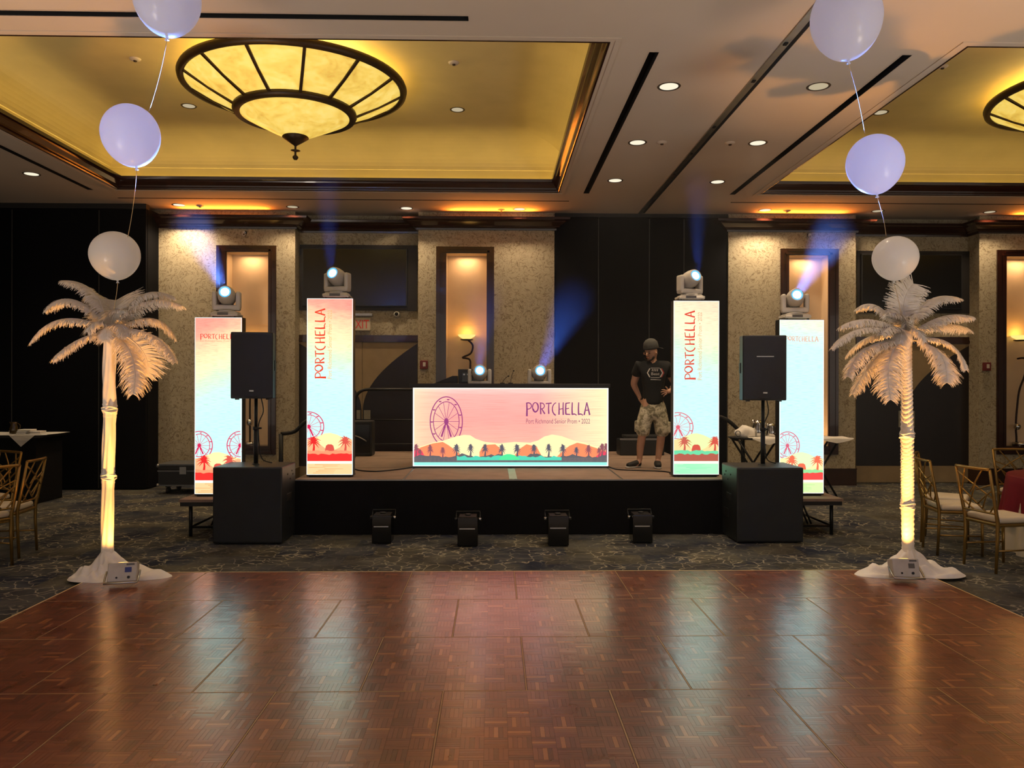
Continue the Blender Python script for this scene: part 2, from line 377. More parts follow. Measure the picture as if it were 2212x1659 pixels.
def ring_loft(bm, rect, prof, mi=0, close=False):
    """prof: (inset, z) with positive inset towards the middle of the bay"""
    prev = None
    for d, z in prof:
        r = [bm.verts.new(p) for p in ((rect[0]+d, rect[2]+d, z), (rect[1]-d, rect[2]+d, z), (rect[1]-d, rect[3]-d, z), (rect[0]+d, rect[3]-d, z))]
        if prev:
            for k in range(4): bm.faces.new((prev[k], prev[(k+1) % 4], r[(k+1) % 4], r[k])).material_index = mi
        prev = r
    if close: bm.faces.new(prev)
for k, c in enumerate(CO):
    who = ('left', 'right')[k]
    bm = BM(); A, Bz = .66, .37
    prof = [(-.17, 4.60), (-.17, 4.88), (-.155, 4.885)]+[(-.155+A*(1-math.cos(t)), 4.885+Bz*math.sin(t)) for t in (PI/2*j/12 for j in range(1, 13))]
    ring_loft(bm, c, prof, close=True)
    v = tag(mk('ceiling_vault', bm, coffer_paint), 'gold coved ceiling bay at the '+who, 'ceiling', kind='structure')
    bm = BM(); ring_loft(bm, c, [(-.17, 4.60), (-.012, 4.60)]); mk('cove_ledge', bm, ceil_paint, v)
    # mahogany lip in four mitred lengths
    pr = [(-.0, ZC+.0), (-.0, ZC-.004), (.016, ZC-.004), (.022, ZC+.004), (.026, ZC+.02), (.045, ZC+.03), (.05, ZC+.05), (.085, ZC+.095), (.092, ZC+.115), (.118, ZC+.125), (.124, ZC+.165), (.0, ZC+.17), (-.0, ZC)]
    n = 0
    for s in range(4):
        bm = BM(); rr = []
        for d, z in pr:
            q = ((c[0]+d, c[2]+d, z), (c[1]-d, c[2]+d, z), (c[1]-d, c[3]-d, z), (c[0]+d, c[3]-d, z)); rr.append((bm.verts.new(q[s]), bm.verts.new(q[(s+1) % 4])))
        for a, b in zip(rr, rr[1:]): bm.faces.new((a[0], a[1], b[1], b[0]))
        mk('wood_lip', bm, wood_dark, v)
    bm = BM(); ring_loft(bm, c, [(-.085, ZC-.001), (-.085, ZC-.008), (-.04, ZC-.008), (-.04, ZC-.001)]); mk('plaster_bead', bm, ceil_paint, v)
    # cove lamps on the hidden ledge
    cc = (255, 220, 132); zz = 4.615; L1 = c[1]-c[0]; L2 = c[3]-c[2]; E = (9, 6)[k]
    for (x, y, sx, sy, aim) in (((c[0]+c[1])/2, c[3]+.09, L1, .05, (0, .15, 1)), ((c[0]+c[1])/2, c[2]-.09, L1, .05, (0, -.15, 1)),
                                (c[0]-.09, (c[2]+c[3])/2, .05, L2, (-.15, 0, 1)), (c[1]+.09, (c[2]+c[3])/2, .05, L2, (.15, 0, 1))):
        l = light('AREA', 'cove_lamp', (x, y, zz), cc, E*max(sx, sy)/6.0, size=sx, size_y=sy); l.rotation_euler = (PI, 0, 0)

# --- track of the folding partition
t = tag(boxo('trim_1', metal_alu, None, TRK-.075, TRK-.012, YB, 12.9, ZC-.012, ZC+.004), 'aluminium ceiling track of the folding partition', 'track', kind='structure')
boxo('track_groove', hole_black, t, TRK-.012, TRK+.03, YB, 12.9, ZC-.006, ZC+.004)
boxo('track_edge', ceil_paint, t, TRK+.03, TRK+.05, YB, 12.9, ZC-.01, ZC+.004)
bm = BM()
for y in (6.4, 7.2, 8.5, 9.5, 10.4): box(bm, TRK-.06, TRK-.03, y, y+.05, ZC-.02, ZC-.012)
mk('track_clip', bm, hole_black, t)

# --- recessed back wall, piers, crowns, baseboards
pier = []
for a, b in ((317, 637), (903, 1197), (1573, 1848), (2115, 2395)): pier.append((P(a, 750, YP).x, P(b, 750, YP).x))
bm = BM(); holed(bm, XL, XR, 0, ZC, [], lambda a, b: (a, YR+.02, b)); wall_back = tag(mk('wall_back', bm, wallpaper), 'beige scroll wallpaper wall in the recesses', 'wall', kind='structure')
nich = []
for (f0, f1, i0, i1) in ((468, 597, 490, 580), (942, 1067, 964, 1051), (1685, 1810, 1703, 1788), (2152, 2282, 2172, 2260)):
    z1 = P(1000, 531, YP).z; nich.append((P(f0, 750, YP).x, P(f1, 750, YP).x, P(i0, 750, YP).x, P(i1, 750, YP).x))
NZ0, NZ1 = .52, 3.95; NI0, NI1 = .66, 3.84
crown_prof = [(o, z-.045) for o, z in ((0, 4.27), (.03, 4.27), (.035, 4.30), (.075, 4.315), (.085, 4.335), (.16, 4.385), (.17, 4.40), (.235, 4.415), (.245, 4.445), (.25, 4.45), (.19, 4.45))]
pl = ['left pier with wallpaper beside the dark folding wall', 'wallpapered pier left of the middle partition', 'wallpapered pier right of the middle partition', 'wallpapered pier at the far right edge']
for k, ((x0, x1), (f0, f1, i0, i1)) in enumerate(zip(pier, nich)):
    bm = BM(); holed(bm, x0, x1, 0, ZC, [(i0, i1, NI0, NI1)], lambda a, b: (a, YP, b))
    for x in (x0, x1): holed(bm, YP, YR+.02, 0, ZC, [], lambda a, b, x=x: (x, a, b))
    w = tag(mk('wall_pier_%d' % (k+1), bm, wallpaper), pl[k], 'wall', kind='structure')
    bm = BM(); prev = None
    for o, z in crown_prof:
        q = [bm.verts.new(p) for p in ((x0-o, YR, z), (x0-o, YP-o, z), (x1+o, YP-o, z), (x1+o, YR, z))]
        if prev:
            for j in range(3): bm.faces.new((prev[j], prev[j+1], q[j+1], q[j]))
        prev = q
    bm.faces.new([bm.verts.new(p) for p in ((x0-.19, YR, 4.40), (x0-.19, YP-.19, 4.40), (x1+.19, YP-.19, 4.40), (x1+.19, YR, 4.40))])
    tag(mk('trim_%d' % (k+2), bm, wood_dark), 'mahogany crown ledge on '+pl[k].split(' ', 0)[0], 'molding', kind='structure')
    bm = BM(); box(bm, x0-.015, x1+.015, YP-.02, YR, 0, .27); box(bm, x0-.02, x1+.02, YP-.026, YR, .27, .285)
    tag(mk('baseboard_pier_%d' % (k+1), bm, wood_dark), 'dark baseboard of '+pl[k], 'baseboard', kind='structure')
    light('AREA', 'crown_lamp', ((x0+x1)/2+.1, YP-.15, 4.415), (255, 140, 44), 22, size=1.4, size_y=.05, aim=(0, -.85, .55))
# recess crowns
segs = [(pier[0][1], pier[1][0]), (pier[2][1], pier[3][0])]
for k, (a, b) in enumerate(segs):
    bm = BM(); prev = None
    for o, z in crown_prof:
        q = [bm.verts.new((a, YR+.02-o, z)), bm.verts.new((b, YR+.02-o, z))]
        if prev: bm.faces.new((prev[0], prev[1], q[1], q[0]))
        prev = q
    tag(mk('trim_%d' % (k+6), bm, wood_dark), 'mahogany crown over the '+('left', 'right')[k]+' door recess', 'molding', kind='structure')

# --- dark folding partitions made of tall panels
def partition(name, label, xs, y, zt, face=-1):
    t = thing(name, ((xs[0]+xs[-1])/2, y, 0), label, 'partition', kind='structure')
    for a, b in zip(xs, xs[1:]):
        boxo('partition_panel', navy_panel, t, a+.008, b-.008, y, y+.09, .02, zt, r=.006, world=True)
    for x in xs[1:-1]:
        boxo('panel_edge_strip', pbr('seam_grey', (70, 69, 64), rough=.5, metal=.5), t, x-.006, x+.006, y+.004, y+.02, .02, zt-.02, world=True)
    boxo('head_track', black_matte, t, xs[0], xs[-1], y-.02, y+.1, zt, ZC, world=True)
    return t
X = lambda px, y: P(px, 750, y).x
partition('wall_partition_left', 'black folding partition at the left behind the feather palm', [-11.9, -9.6, X(25, YL), X(213, YL), X(316, YL)], YL, 4.44)
partition('wall_partition_middle', 'dark navy folding partition panels behind the stage', [X(1198, YP), X(1293, YP), X(1403, YP), X(1478, YP), X(1572, YP)], YP+.02, 4.46)
boxo('partition_return', navy_panel, bpy.data.objects['wall_partition_left'], X(316, YL)-.05, X(316, YL)-.001, YL+.05, YR, .02, 4.46, world=True)

# --- lit display niches in the piers
cream = pbr('niche_plaster', (226, 200, 166), rough=.6, var=.06, vscale=3)
nl = ['tall wood-framed lit niche behind the left loudspeaker', 'tall wood-framed lit niche above the booth', 'tall wood-framed lit niche behind the right outer light tower', 'tall wood-framed lit niche at the right edge']
for k, (f0, f1, i0, i1) in enumerate(nich):
    t = thing('display_niche', ((f0+f1)/2, YP, NZ0), nl[k], 'niche')
    YN = YP+.26
    bm = BM(); holed(bm, i0, i1, NI0, NI1, [], lambda a, b: (a, YN, b)); mk('back_panel', bm, cream, t, world=True)
    bm = BM()
    for x in (i0, i1): holed(bm, YP, YN, NI0, NI1, [], lambda a, b, x=x: (x, a, b))
    holed(bm, i0, i1, YP, YN, [], lambda a, b: (a, b, NI1)); mk('lining', bm, cream, t, world=True)
    boxo('sill', wood_dark, t, i0, i1, YP-.01, YN, NI0-.03, NI0, world=True)
    for (a0, a1, b0, b1) in ((f0, i0, NZ0, NZ1), (i1, f1, NZ0, NZ1), (i0, i1, NI1, NZ1), (i0, i1, NZ0, NI0)):
        bm = BM(); box(bm, a0, a1, YP-.03, YP, b0, b1)
        w_ = a1-a0; h_ = b1-b0
        if h_ > w_: box(bm, a0+w_*.08, a0+w_*.38, YP-.05, YP-.03, b0+.05, b1-.05); box(bm, a1-w_*.3, a1-w_*.06, YP-.042, YP-.03, b0+.1, b1-.1)
        else: box(bm, a0-.06, a1+.06, YP-.05, YP-.03, b0+h_*.1, b0+h_*.4); box(bm, a0-.02, a1+.02, YP-.042, YP-.03, b0+h_*.6, b0+h_*.85)
        mk('frame_rail', bm, wood_dark, t, world=True)
    boxo('panel_joint', pbr('joint', (232, 200, 156), rough=.5), t, i0, i1, YN-.004, YN-.001, 2.66, 2.668, world=True)
    light('AREA', 'niche_downlight', ((i0+i1)/2, YP+.12, NI1-.02), (255, 206, 150), 2.6, size=.3, size_y=.08, aim=(0, 0, -1))
    light('AREA', 'niche_floor_lamp', ((i0+i1)/2, YP+.1, NI0+.03), (255, 206, 146), 2.6, size=.2, size_y=.06, aim=(0, .25, 1))

# torch sculptures inside the niches
shade_glow = emit('torch_glow', (255, 214, 120), 1.2)
rust = pbr('torch_iron', (40, 20, 16), rough=.4, metal=.5)
def torch(k, label, dish_z, pts, ball_z, base_z):
    i0, i1 = nich[k][2:]; cx = (i0+i1)/2; y = YP+.13
    t = thing('torch_sculpture', (cx, y, NI0), label, 'sculpture', 'torch sculptures in the niches')
    bm = BM(); lathe(bm, [(.0, .0), (.06, .004), (.13, .045), (.15, .075), (.14, .075), (.05, .02), (0, .018)], (cx, y, dish_z), 24); mk('dish', bm, shade_glow, t, world=True)
    bm = BM(); lathe(bm, [(.075, -.02), (.105, -.012), (.11, .0), (.06, -.004)], (cx, y, dish_z), 24); mk('dish_rim', bm, rust, t, world=True)
    bm = BM(); tube(bm, spline([(cx+a, y, z) for a, z in pts], 6), [.011]*1+[.016]*(6*(len(pts)-1)), 8); mk('stem', bm, rust, t, world=True)
    if ball_z: bm = BM(); sphere(bm, (cx+pts[-2][0], y-.02, ball_z), .058); mk('ball', bm, chrome, t, world=True)
    bm = BM(); lathe(bm, [(0, 0), (.12, 0), (.115, .05), (.09, .06), (0, .065)], (cx, y, base_z), 20); mk('base', bm, chrome, t, world=True)
    light('POINT', 'torch_bulb', (cx, y-.01, dish_z+.12), (255, 180, 80), 2.6, size=.05)
torch(1, 'iron torch with a glowing dish in the niche above the booth', 2.43, [(.02, 2.42), (.10, 2.33), (.07, 2.2), (-.04, 2.14), (-.06, 2.12), (.05, 2.09), (.06, 1.95), (.05, 1.6), (.0, 1.1), (.0, .7)], None, NI0)
torch(3, 'iron torch with a glowing dish in the niche at the right edge', 2.45, [(-.06, 2.13), (.06, 2.14), (.1, 2.05), (.07, 1.85), (-.02, 1.6), (-.06, 1.3), (-.08, 1.0), (-.07, .8), (-.07, .7)], .98, NI0)
torch(0, 'iron torch with a mirror ball in the niche behind the left loudspeaker', 2.2, [(.0, 2.18), (.03, 1.8), (.0, 1.4), (.0, 1.05), (.0, .7)], 1.04, NI0)

# --- double doors with curved inlay in the two recesses, panels over them
tan = pbr('tan_veneer', (150, 128, 92), rough=.45, var=.1, vscale=5); dk = pbr('dark_veneer', (26, 18, 18), rough=.35, var=.2, vscale=6)
def double_door(name, label, px0, px1, pc, z1):
    x0, x1, xc = X(px0, YR), X(px1, YR), X(pc, YR); y = YR
    t = thing(name, (xc, y, 0), label, 'door', kind='structure')
    bm = BM(); box(bm, x0, x1, y-.03, y+.015, z1-.12, z1); box(bm, x0, x1, y-.045, y-.03, z1-.11, z1-.06); mk('head_casing', bm, wood_dark, t, world=True)
    for s, (a, b) in ((-1, (x0, xc)), (1, (xc, x1))):
        lf = boxo('door_leaf', tan, t, a+.003, b-.003, y-.012, y+.01, .01, z1-.12, world=True)
        # dark inlay bounded by an arc: leaves a tan funnel at the meeting stiles
        w = b-a; bm = BM(); zl, zt = .30, z1-.14; zm = 1.25; outer = b-.004 if s > 0 else a+.004; inner = xc+s*.012
        arc = []
        for j in range(15):
            tt = j/14; z = zm+(zt-zm)*tt; arc.append((inner+s*(w-.02)*(tt**1.9), z))
        pts = [(outer, zl), (inner, zl), (inner, zm)]+arc[1:]
        A = [(px, y-.018, pz) for px, pz in pts]
        vb = [bm.verts.new(p) for p in A]
        for j in range(2, len(vb)-1): bm.faces.new((vb[0], vb[j], vb[j+1]))
        bm.faces.new((vb[0], vb[1], vb[2])); mk('dark_inlay', bm, dk, lf, world=True)
        boxo('push_plate', pbr('brushed_plate', (150, 142, 120), rough=.4, metal=.7), lf, xc+s*.03 if s > 0 else xc-.14, xc+.14 if s > 0 else xc-.03, y-.026, y-.018, .96, 1.24, world=True)
        boxo('kick_plate', tan, lf, a+.01, b-.01, y-.024, y-.012, .02, .29, world=True)
    return t
double_door('door_1', 'dark double door with a curved tan inlay behind the stage', 645, 903, 783, P(800, 724, YR).z)
double_door('door_2', 'dark double door with a curved tan inlay behind the right palm', 1848, 2095, 1957, P(2000, 728, YR).z)
for k, (a, b, t0, b0) in enumerate(((648, 901, 530, 671), (1850, 2093, 536, 672))):
    x0, x1 = X(a, YR), X(b, YR); z1, z0 = P(800, t0, YR).z, P(800, b0, YR).z
    t = thing('television', ((x0+x1)/2, YR, z0), ['wide black television panel over the doors left of centre', 'wide black television panel over the doors behind the right palm'][k], 'television')
    boxo('surround', pbr('tv_surround', (24, 20, 20), rough=.5), t, x0, x1, YR-.03, YR+.0, z0, z1, world=True)
    boxo('bezel', black_plastic, t, x0+.05, x1-.16, YR-.075, YR-.03, z0+.06, z1-.06, r=.008, world=True)
    boxo('screen', black_gloss, t, x0+.07, x1-.18, YR-.078, YR-.07, z0+.08, z1-.08, world=True)

# exit sign, camera dome, fire pulls, wall sprinklers
p = P(782, 697, YR); t = thing('exit_sign', (p.x, YR, p.z-.15), 'white exit sign with red letters over the left doors', 'sign')
boxo('sign_box', pbr('sign_white', (196, 184, 160), rough=.5), t, p.x-.2, p.x+.15, YR-.06, YR+.01, p.z-.14, p.z+.08, r=.008, world=True)
boxo('sign_canopy', metal_alu, t, p.x-.22, p.x+.18, YR-.09, YR+.01, p.z+.11, p.z+.15, world=True)
b2 = text_bm('EXIT', .2, w=.29, h=.14); bm = BM(); merge(bm, b2, Matrix.Translation((p.x-.165, YR-.063, p.z-.10)) @ Matrix.Rotation(PI/2, 4, 'X')); mk('sign_letters', bm, pbr('exit_red', (170, 40, 30), rough=.5, em=(200, 40, 30), es=.25), t, world=True)
p = P(857, 679, YR); t = thing('camera_dome', (p.x, YR, p.z), 'small round security camera under the television', 'camera')
bm = BM(); lathe(bm, [(0, 0), (.05, 0), (.05, .03), (.042, .045), (.03, .05), (.03, .045)], (0, 0, 0), 20); bmesh.ops.rotate(bm, verts=bm.verts, matrix=Matrix.Rotation(PI/2, 3, 'X')); mk('housing', bm, white_plastic, t)
bm = BM(); sphere(bm, (0, -.04, 0), .032); mk('lens_dome', bm, black_gloss, t)
for (px, py, lb) in ((916, 788, 'small red fire pull station left of the booth niche'), (2130, 792, 'small red fire pull station near the right edge')):
    p = P(px, py, YP); t = thing('fire_pull', (p.x, YP, p.z), lb, 'alarm')
    boxo('case', pbr('pull_red', (110, 26, 20), rough=.4), t, -.065, .065, -.04, 0, -.07, .07, r=.008)
    boxo('lever', pbr('pull_white', (200, 190, 175), rough=.4), t, -.015, .03, -.052, -.038, -.03, .04, r=.004)
for (px, py, lb) in ((529, 503, 'small brass wall sprinkler on the left pier'), (1747, 508, 'small brass wall sprinkler on the pier behind the right tower')):
    p = P(px, py, YP); t = thing('wall_sprinkler', (p.x, YP, p.z), lb, 'sprinkler')
    bm = BM(); cyl(bm, (0, .01, 0), (0, -.05, 0), .022); tube(bm, [(0, -.04, 0), (-.03, -.06, -.03), (0, -.07, -.07), (.03, -.06, -.03), (0, -.04, 0)], .007, 6); mk('head', bm, white_plastic, t)
    bm = BM(); lathe(bm, [(0, 0), (.035, 0), (.04, -.006)], (0, -.001, 0), 16); bmesh.ops.rotate(bm, verts=bm.verts, matrix=Matrix.Rotation(PI/2, 3, 'X')); mk('escutcheon', bm, white_plastic, t)

# side walls of the hall (out of frame)
bm = BM(); holed(bm, YB, 13.3, 0, ZC, [], lambda a, b: (XL, a, b)); tag(mk('wall_left', bm, wallpaper), 'wallpapered side wall at the left of the hall', 'wall', kind='structure')
bm = BM(); holed(bm, YB, 13.3, 0, ZC, [], lambda a, b: (XR, a, b)); tag(mk('wall_right', bm, wallpaper), 'wallpapered side wall at the right of the hall', 'wall', kind='structure')

# --- recessed downlights and ceiling sensors
lens_w = emit('downlight_lens', (255, 244, 216), .95); lens_d = emit('downlight_lens_dim', (226, 208, 172), .62)
DL = (60, 110)
def downlight(px, py, z, lb, r=.088, dim=False):
    p = PZ(px, py, z); t = thing('downlight', (p.x, p.y, z), lb, 'ceiling light', 'recessed downlights')
    bm = BM(); lathe(bm, [(r, .0), (r+.012, -.004), (r+.02, -.004), (r+.024, 0)], n=28); mk('trim_ring', bm, pbr('light_ring', (70, 58, 44), rough=.5), t)
    bm = BM(); lathe(bm, [(0, -.002), (r*.6, -.0025), (r, -.001)], n=28); mk('lens', bm, lens_d if dim else lens_w, t)
    light('SPOT', 'downlight_lamp', (p.x, p.y, z-.01), (255, 224, 184), DL[0 if dim else 1]*(1 if p.y < 12 else 1.7), size=.06, aim=(0, .12 if p.y > 12 else 0, -1), spot=math.radians(125), blend=.8)
for a in ((408, 229, 5.255, 'downlight in the gold bay left of the chandelier', .075, 1), (988, 237, 5.255, 'downlight in the gold bay right of the chandelier', .075, 1), (1902, 243, 5.255, 'downlight in the right gold bay beside the balloon string', .08, 1),
          (68, 376, ZC, 'downlight in the dark soffit at far left'), (1445, 187, ZC, 'largest downlight left of the ceiling track, nearest the viewer'), (1377, 308, ZC, 'middle downlight of the three left of the ceiling track'), (1329, 390, ZC, 'farthest downlight of the three left of the ceiling track'),
          (1768, 187, ZC, 'downlight right of the ceiling track, nearest the viewer, under the top balloon', .088, 1), (1637, 309, ZC, 'middle downlight of the three right of the ceiling track'), (1550, 393, ZC, 'farthest downlight of the three right of the ceiling track'),
          (387, 443, ZC, 'leftmost downlight in the row before the piers'), (632, 447, ZC, 'second downlight from the left in the row before the piers', .08, 1), (878, 450, ZC, 'third downlight from the left in the row before the piers'), (1122, 452, ZC, 'downlight before the pier beside the middle partition'),
          (1653, 454, ZC, 'downlight before the pier right of the middle partition'), (1896, 456, ZC, 'downlight crossed by the right balloon string', .08, 1), (2138, 458, ZC, 'rightmost downlight in the row before the piers', .08, 1)): downlight(*a)
for (px, py, z, lb) in ((292, 127, 5.255, 'small round sensor in the gold bay left of the chandelier'), (980, 135, 5.255, 'small round sensor in the gold bay right of the chandelier'), (2036, 143, 5.255, 'small round sensor in the right gold bay'),
                        (1430, 307, ZC, 'small sensor left of the ceiling track'), (1577, 308, ZC, 'small sensor right of the ceiling track'), (432, 444, ZC, 'small sensor before the left pier'), (1083, 453, ZC, 'small sensor before the pier beside the middle partition'), (1700, 455, ZC, 'small sensor before the pier right of the middle partition')):
    p = PZ(px, py, z); t = thing('ceiling_sensor', (p.x, p.y, z), lb, 'sensor', 'ceiling sensors')
    bm = BM(); lathe(bm, [(.06, 0), (.058, -.008), (.04, -.02), (0, -.022)], n=20); mk('cover', bm, ceil_paint, t)
    bm = BM(); lathe(bm, [(.02, -.02), (.018, -.032), (0, -.034)], n=14); mk('probe', bm, bronze, t)

# --- chandeliers
def chandelier(cx, cy, label):
    t = thing('chandelier', (cx, cy, 5.255), label, 'chandelier', 'alabaster bowl chandeliers')
    R1, R2, Z1, Z2, Z3 = 1.235, .64, 5.09, 4.77, 4.47
    bm = BM(); lathe(bm, [(R1-.05, Z1-.035), (R1-.02, Z1-.05), (R1+.02, Z1-.04), (R1+.03, Z1), (R1+.015, Z1+.035), (R1-.03, Z1+.03), (R1-.05, Z1-.035)], (cx, cy, 0), 72); mk('upper_ring', bm, bronze, t, world=True)
    bm = BM(); lathe(bm, [(R2-.035, Z2-.03), (R2+.03, Z2-.035), (R2+.05, Z2), (R2+.045, Z2+.035), (R2-.02, Z2+.03), (R2-.035, Z2-.03)], (cx, cy, 0), 64); mk('lower_ring', bm, bronze, t, world=True)
    N = 13; off = math.radians(-90-9.3)
    for k in range(N):
        a0 = off+2*PI*k/N; a1 = off+2*PI*(k+1)/N
        bm = BM(); lathe(bm, [(R2+.02, Z2+.02), (.5*(R1+R2), .5*(Z1+Z2)-.01), (R1-.03, Z1-.01)], (cx, cy, 0), 6, a0=a0, a1=a1); mk('glass_panel', bm, amber_glass, t, world=True)
        bm = BM(); d = Vector((math.cos(a0), math.sin(a0), 0)); c = Vector((cx, cy, 0)); s = Vector((-d.y, d.x, 0))*.016
        A = [c+d*(R2+.03)+Vector((0, 0, Z2+.0)), c+d*(.5*(R1+R2))+Vector((0, 0, .5*(Z1+Z2)-.026)), c+d*(R1-.02)+Vector((0, 0, Z1-.03))]
        for q0, q1 in zip(A, A[1:]):
            u = Vector((0, 0, .028)); vs = [bm.verts.new(p) for p in (q0-s, q0+s, q1+s, q1-s, q0-s+u, q0+s+u, q1+s+u, q1-s+u)]
            for f in ((0, 1, 2, 3), (7, 6, 5, 4), (0, 4, 5, 1), (3, 2, 6, 7), (1, 5, 6, 2), (0, 3, 7, 4)): bm.faces.new([vs[i] for i in f])
        mk('rib', bm, bronze, t, world=True)
    bm = BM(); lathe(bm, [(R2-.02, Z2-.02), (.45, 4.66), (.25, Z3+.09), (.12, Z3+.03)], (cx, cy, 0), 48); mk('lower_bowl', bm, amber_glass, t, world=True)
    bm = BM(); lathe(bm, [(.14, Z3+.045), (.15, Z3+.03), (.08, Z3-.02), (.02, Z3-.06), (.012, Z3-.07), (.012, Z3-.105), (.055, Z3-.118), (.012, Z3-.13), (.012, Z3-.17), (.03, Z3-.185), (.033, Z3-.2), (.02, Z3-.222), (0, Z3-.225)], (cx, cy, 0), 28); mk('finial', bm, bronze, t, world=True)
    bm = BM()
    for a in (.3, .3+PI/2, .3+PI, .3+1.5*PI): cyl(bm, (cx+math.cos(a)*1.2, cy+math.sin(a)*1.2, Z1), (cx+math.cos(a)*.9, cy+math.sin(a)*.9, 5.255), .008, n=6)
    mk('hanger', bm, bronze, t, world=True)
    for a in range(6):
        light('POINT', 'chandelier_bulb', (cx+math.cos(a*PI/3)*.62, cy+math.sin(a*PI/3)*.62, 5.02), (255, 224, 140), 15, size=.12)
CHX = (CO[0][0]+CO[0][1])/2; CHY = (CO[0][2]+CO[0][3])/2
chandelier(CHX, CHY, 'large amber glass bowl chandelier hanging in the left gold bay')
chandelier((CO[1][0]+CO[1][1])/2, CHY, 'amber glass bowl chandelier cut by the right edge')

# ================================================================== DANCE FLOOR
SP = .9; FZ = .024
YF = PZ(1106, 1234, FZ).y; XF = PZ(1131, 1430, FZ).x
df = thing('dance_floor', (XF, YF-3*SP, 0), 'large glossy brown parquet dance floor laid on the carpet', 'dance floor')
edge_mat = pbr('pale_brass_edge', (238, 210, 156), rough=.35, metal=.3, var=.1); seam_mat = pbr('panel_edging', (176, 142, 104), rough=.4, metal=.4, var=.1)
slab_mat = pbr('panel_core', (44, 22, 12), rough=.6)
def block_bm(bm, x, y, s, z0, z1, vert, rnd, shades):
    n = 5; g = .0004; w = s/n; sh0 = rnd.random()*.4
    for k in range(n):
        a, b = g+k*w, (k+1)*w-g
        x0, x1, y0, y1 = (x+a, x+b, y+g, y+s-g) if vert else (x+g, x+s-g, y+a, y+b)
        t1, t2, t3 = (rnd.uniform(-.00016, .00016) for _ in range(3))
        v = [bm.verts.new(p) for p in ((x0, y0, z0), (x1, y0, z0), (x1, y1, z0), (x0, y1, z0), (x0, y0, z1+t1+t2), (x1, y0, z1-t1+t2), (x1, y1, z1-t1-t2+t3), (x0, y1, z1+t1-t2+t3))]
        sh = sh0+rnd.random()*.58
        if rnd.random() < .05: sh = 1.0
        if rnd.random() < .06: sh = .05
        for f in ((4, 5, 6, 7), (0, 1, 5, 4), (1, 2, 6, 5), (2, 3, 7, 6), (3, 0, 4, 7)): bm.faces.new([v[i] for i in f]); shades.append(sh)
def shade_mesh(name, bm, shades):
    me = bpy.data.meshes.new(name); bm.to_mesh(me); bm.free(); me.materials.append(parquet)
    at = me.attributes.new('shade', 'FLOAT', 'FACE'); at.data.foreach_set('value', shades); return me
rnd = random.Random(3); NB = 8; BS = (SP-.012)/NB; variants = []
for k in range(80):
    bm = BM(); sh = []; block_bm(bm, 0, 0, BS, -.004, 0, k % 2 == 0, rnd, sh); variants.append(shade_mesh('parquet_block', bm, sh))
panels = []; cand = []
for r in range(6):
    y1 = YF-r*SP; y0 = y1-SP
    xs = [XF+SP*k for k in range(-4, 5)] if r % 2 == 0 else [XF-4*SP]+[XF+SP*(k+.5) for k in range(-4, 4)]+[XF+4*SP]
    for a, b in zip(xs, xs[1:]):
        pn = mk('floor_panel', (lambda bm: (box(bm, 0, b-a, 0, SP, .001, FZ-.004), bm)[1])(BM()), slab_mat, df, loc=Vector((a, y0, 0))-df.location)
        bm = BM(); e = .004; w = b-a
        for q in ((0, w, 0, e), (0, w, SP-e, SP), (0, e, e, SP-e), (w-e, w, e, SP-e)): box(bm, *q, FZ-.004, FZ+.0004)
        mk('panel_edging', bm, seam_mat, pn)
        nx = int(round((w-.012)/BS))
        for i in range(nx):
            for j in range(NB):
                bx_, by_ = a+.006+i*BS, y0+.006+j*BS; c = Vector((bx_+BS/2, by_+BS/2, FZ)); d = c-CAM
                z = d.dot(_F); u, v = CX+FPX*d.dot(_R)/z, CY-FPX*d.dot(_U)/z
                vis = z > .5 and -20 < u < 2232 and v < 1680
                cand.append((0 if vis else 1, d.length, pn, a, y0, i, j, (i+j+r) % 2 == 0, rnd.randrange(40)))
cand.sort(key=lambda q: (q[0], q[1]))
for q in cand[:300]:
    o = bpy.data.objects.new('parquet_block', variants[q[8]*2+(0 if q[7] else 1)]); COL.objects.link(o); o.parent = q[2]; o.location = (.006+q[5]*BS, .006+q[6]*BS, FZ)
bm = BM(); sh = []
for q in cand[300:]: block_bm(bm, q[3]+.006+q[5]*BS-df.location.x, q[4]+.006+q[6]*BS-df.location.y, BS, FZ-.004, FZ, q[7], rnd, sh)
o = bpy.data.objects.new('parquet_blocks', shade_mesh('parquet_blocks', bm, sh)); COL.objects.link(o); o.parent = df; o['kind'] = 'stuff'
xa, xb = XF-4*SP, XF+4*SP; yb_ = YF-6*SP
for nm, pts in (('edge_trim', [(xa, YF), (xb, YF)]), ('edge_trim', [(xa, yb_), (xa, YF)]), ('edge_trim', [(xb, YF), (xb, yb_)])):
    (ax, ay), (bx2, by2) = pts; bm = BM(); dx, dy = bx2-ax, by2-ay; L = math.hypot(dx, dy); nx_, ny_ = -dy/L, dx/L
    prof = [(0, FZ+.001), (.012, FZ+.001), (.055, .002), (.055, 0), (0, 0)]
    A = [bm.verts.new((ax+nx_*o_-dx/L*.05*(o_ > .01), ay+ny_*o_-dy/L*.05*(o_ > .01), z)) for o_, z in prof]; B = [bm.verts.new((bx2+nx_*o_+dx/L*.05*(o_ > .01), by2+ny_*o_+dy/L*.05*(o_ > .01), z)) for o_, z in prof]
    for k in range(len(prof)-1): bm.faces.new((A[k], A[k+1], B[k+1], B[k]))
    bm.faces.new(A); bm.faces.new(B[::-1]); mk(nm, bm, edge_mat, df, world=True)

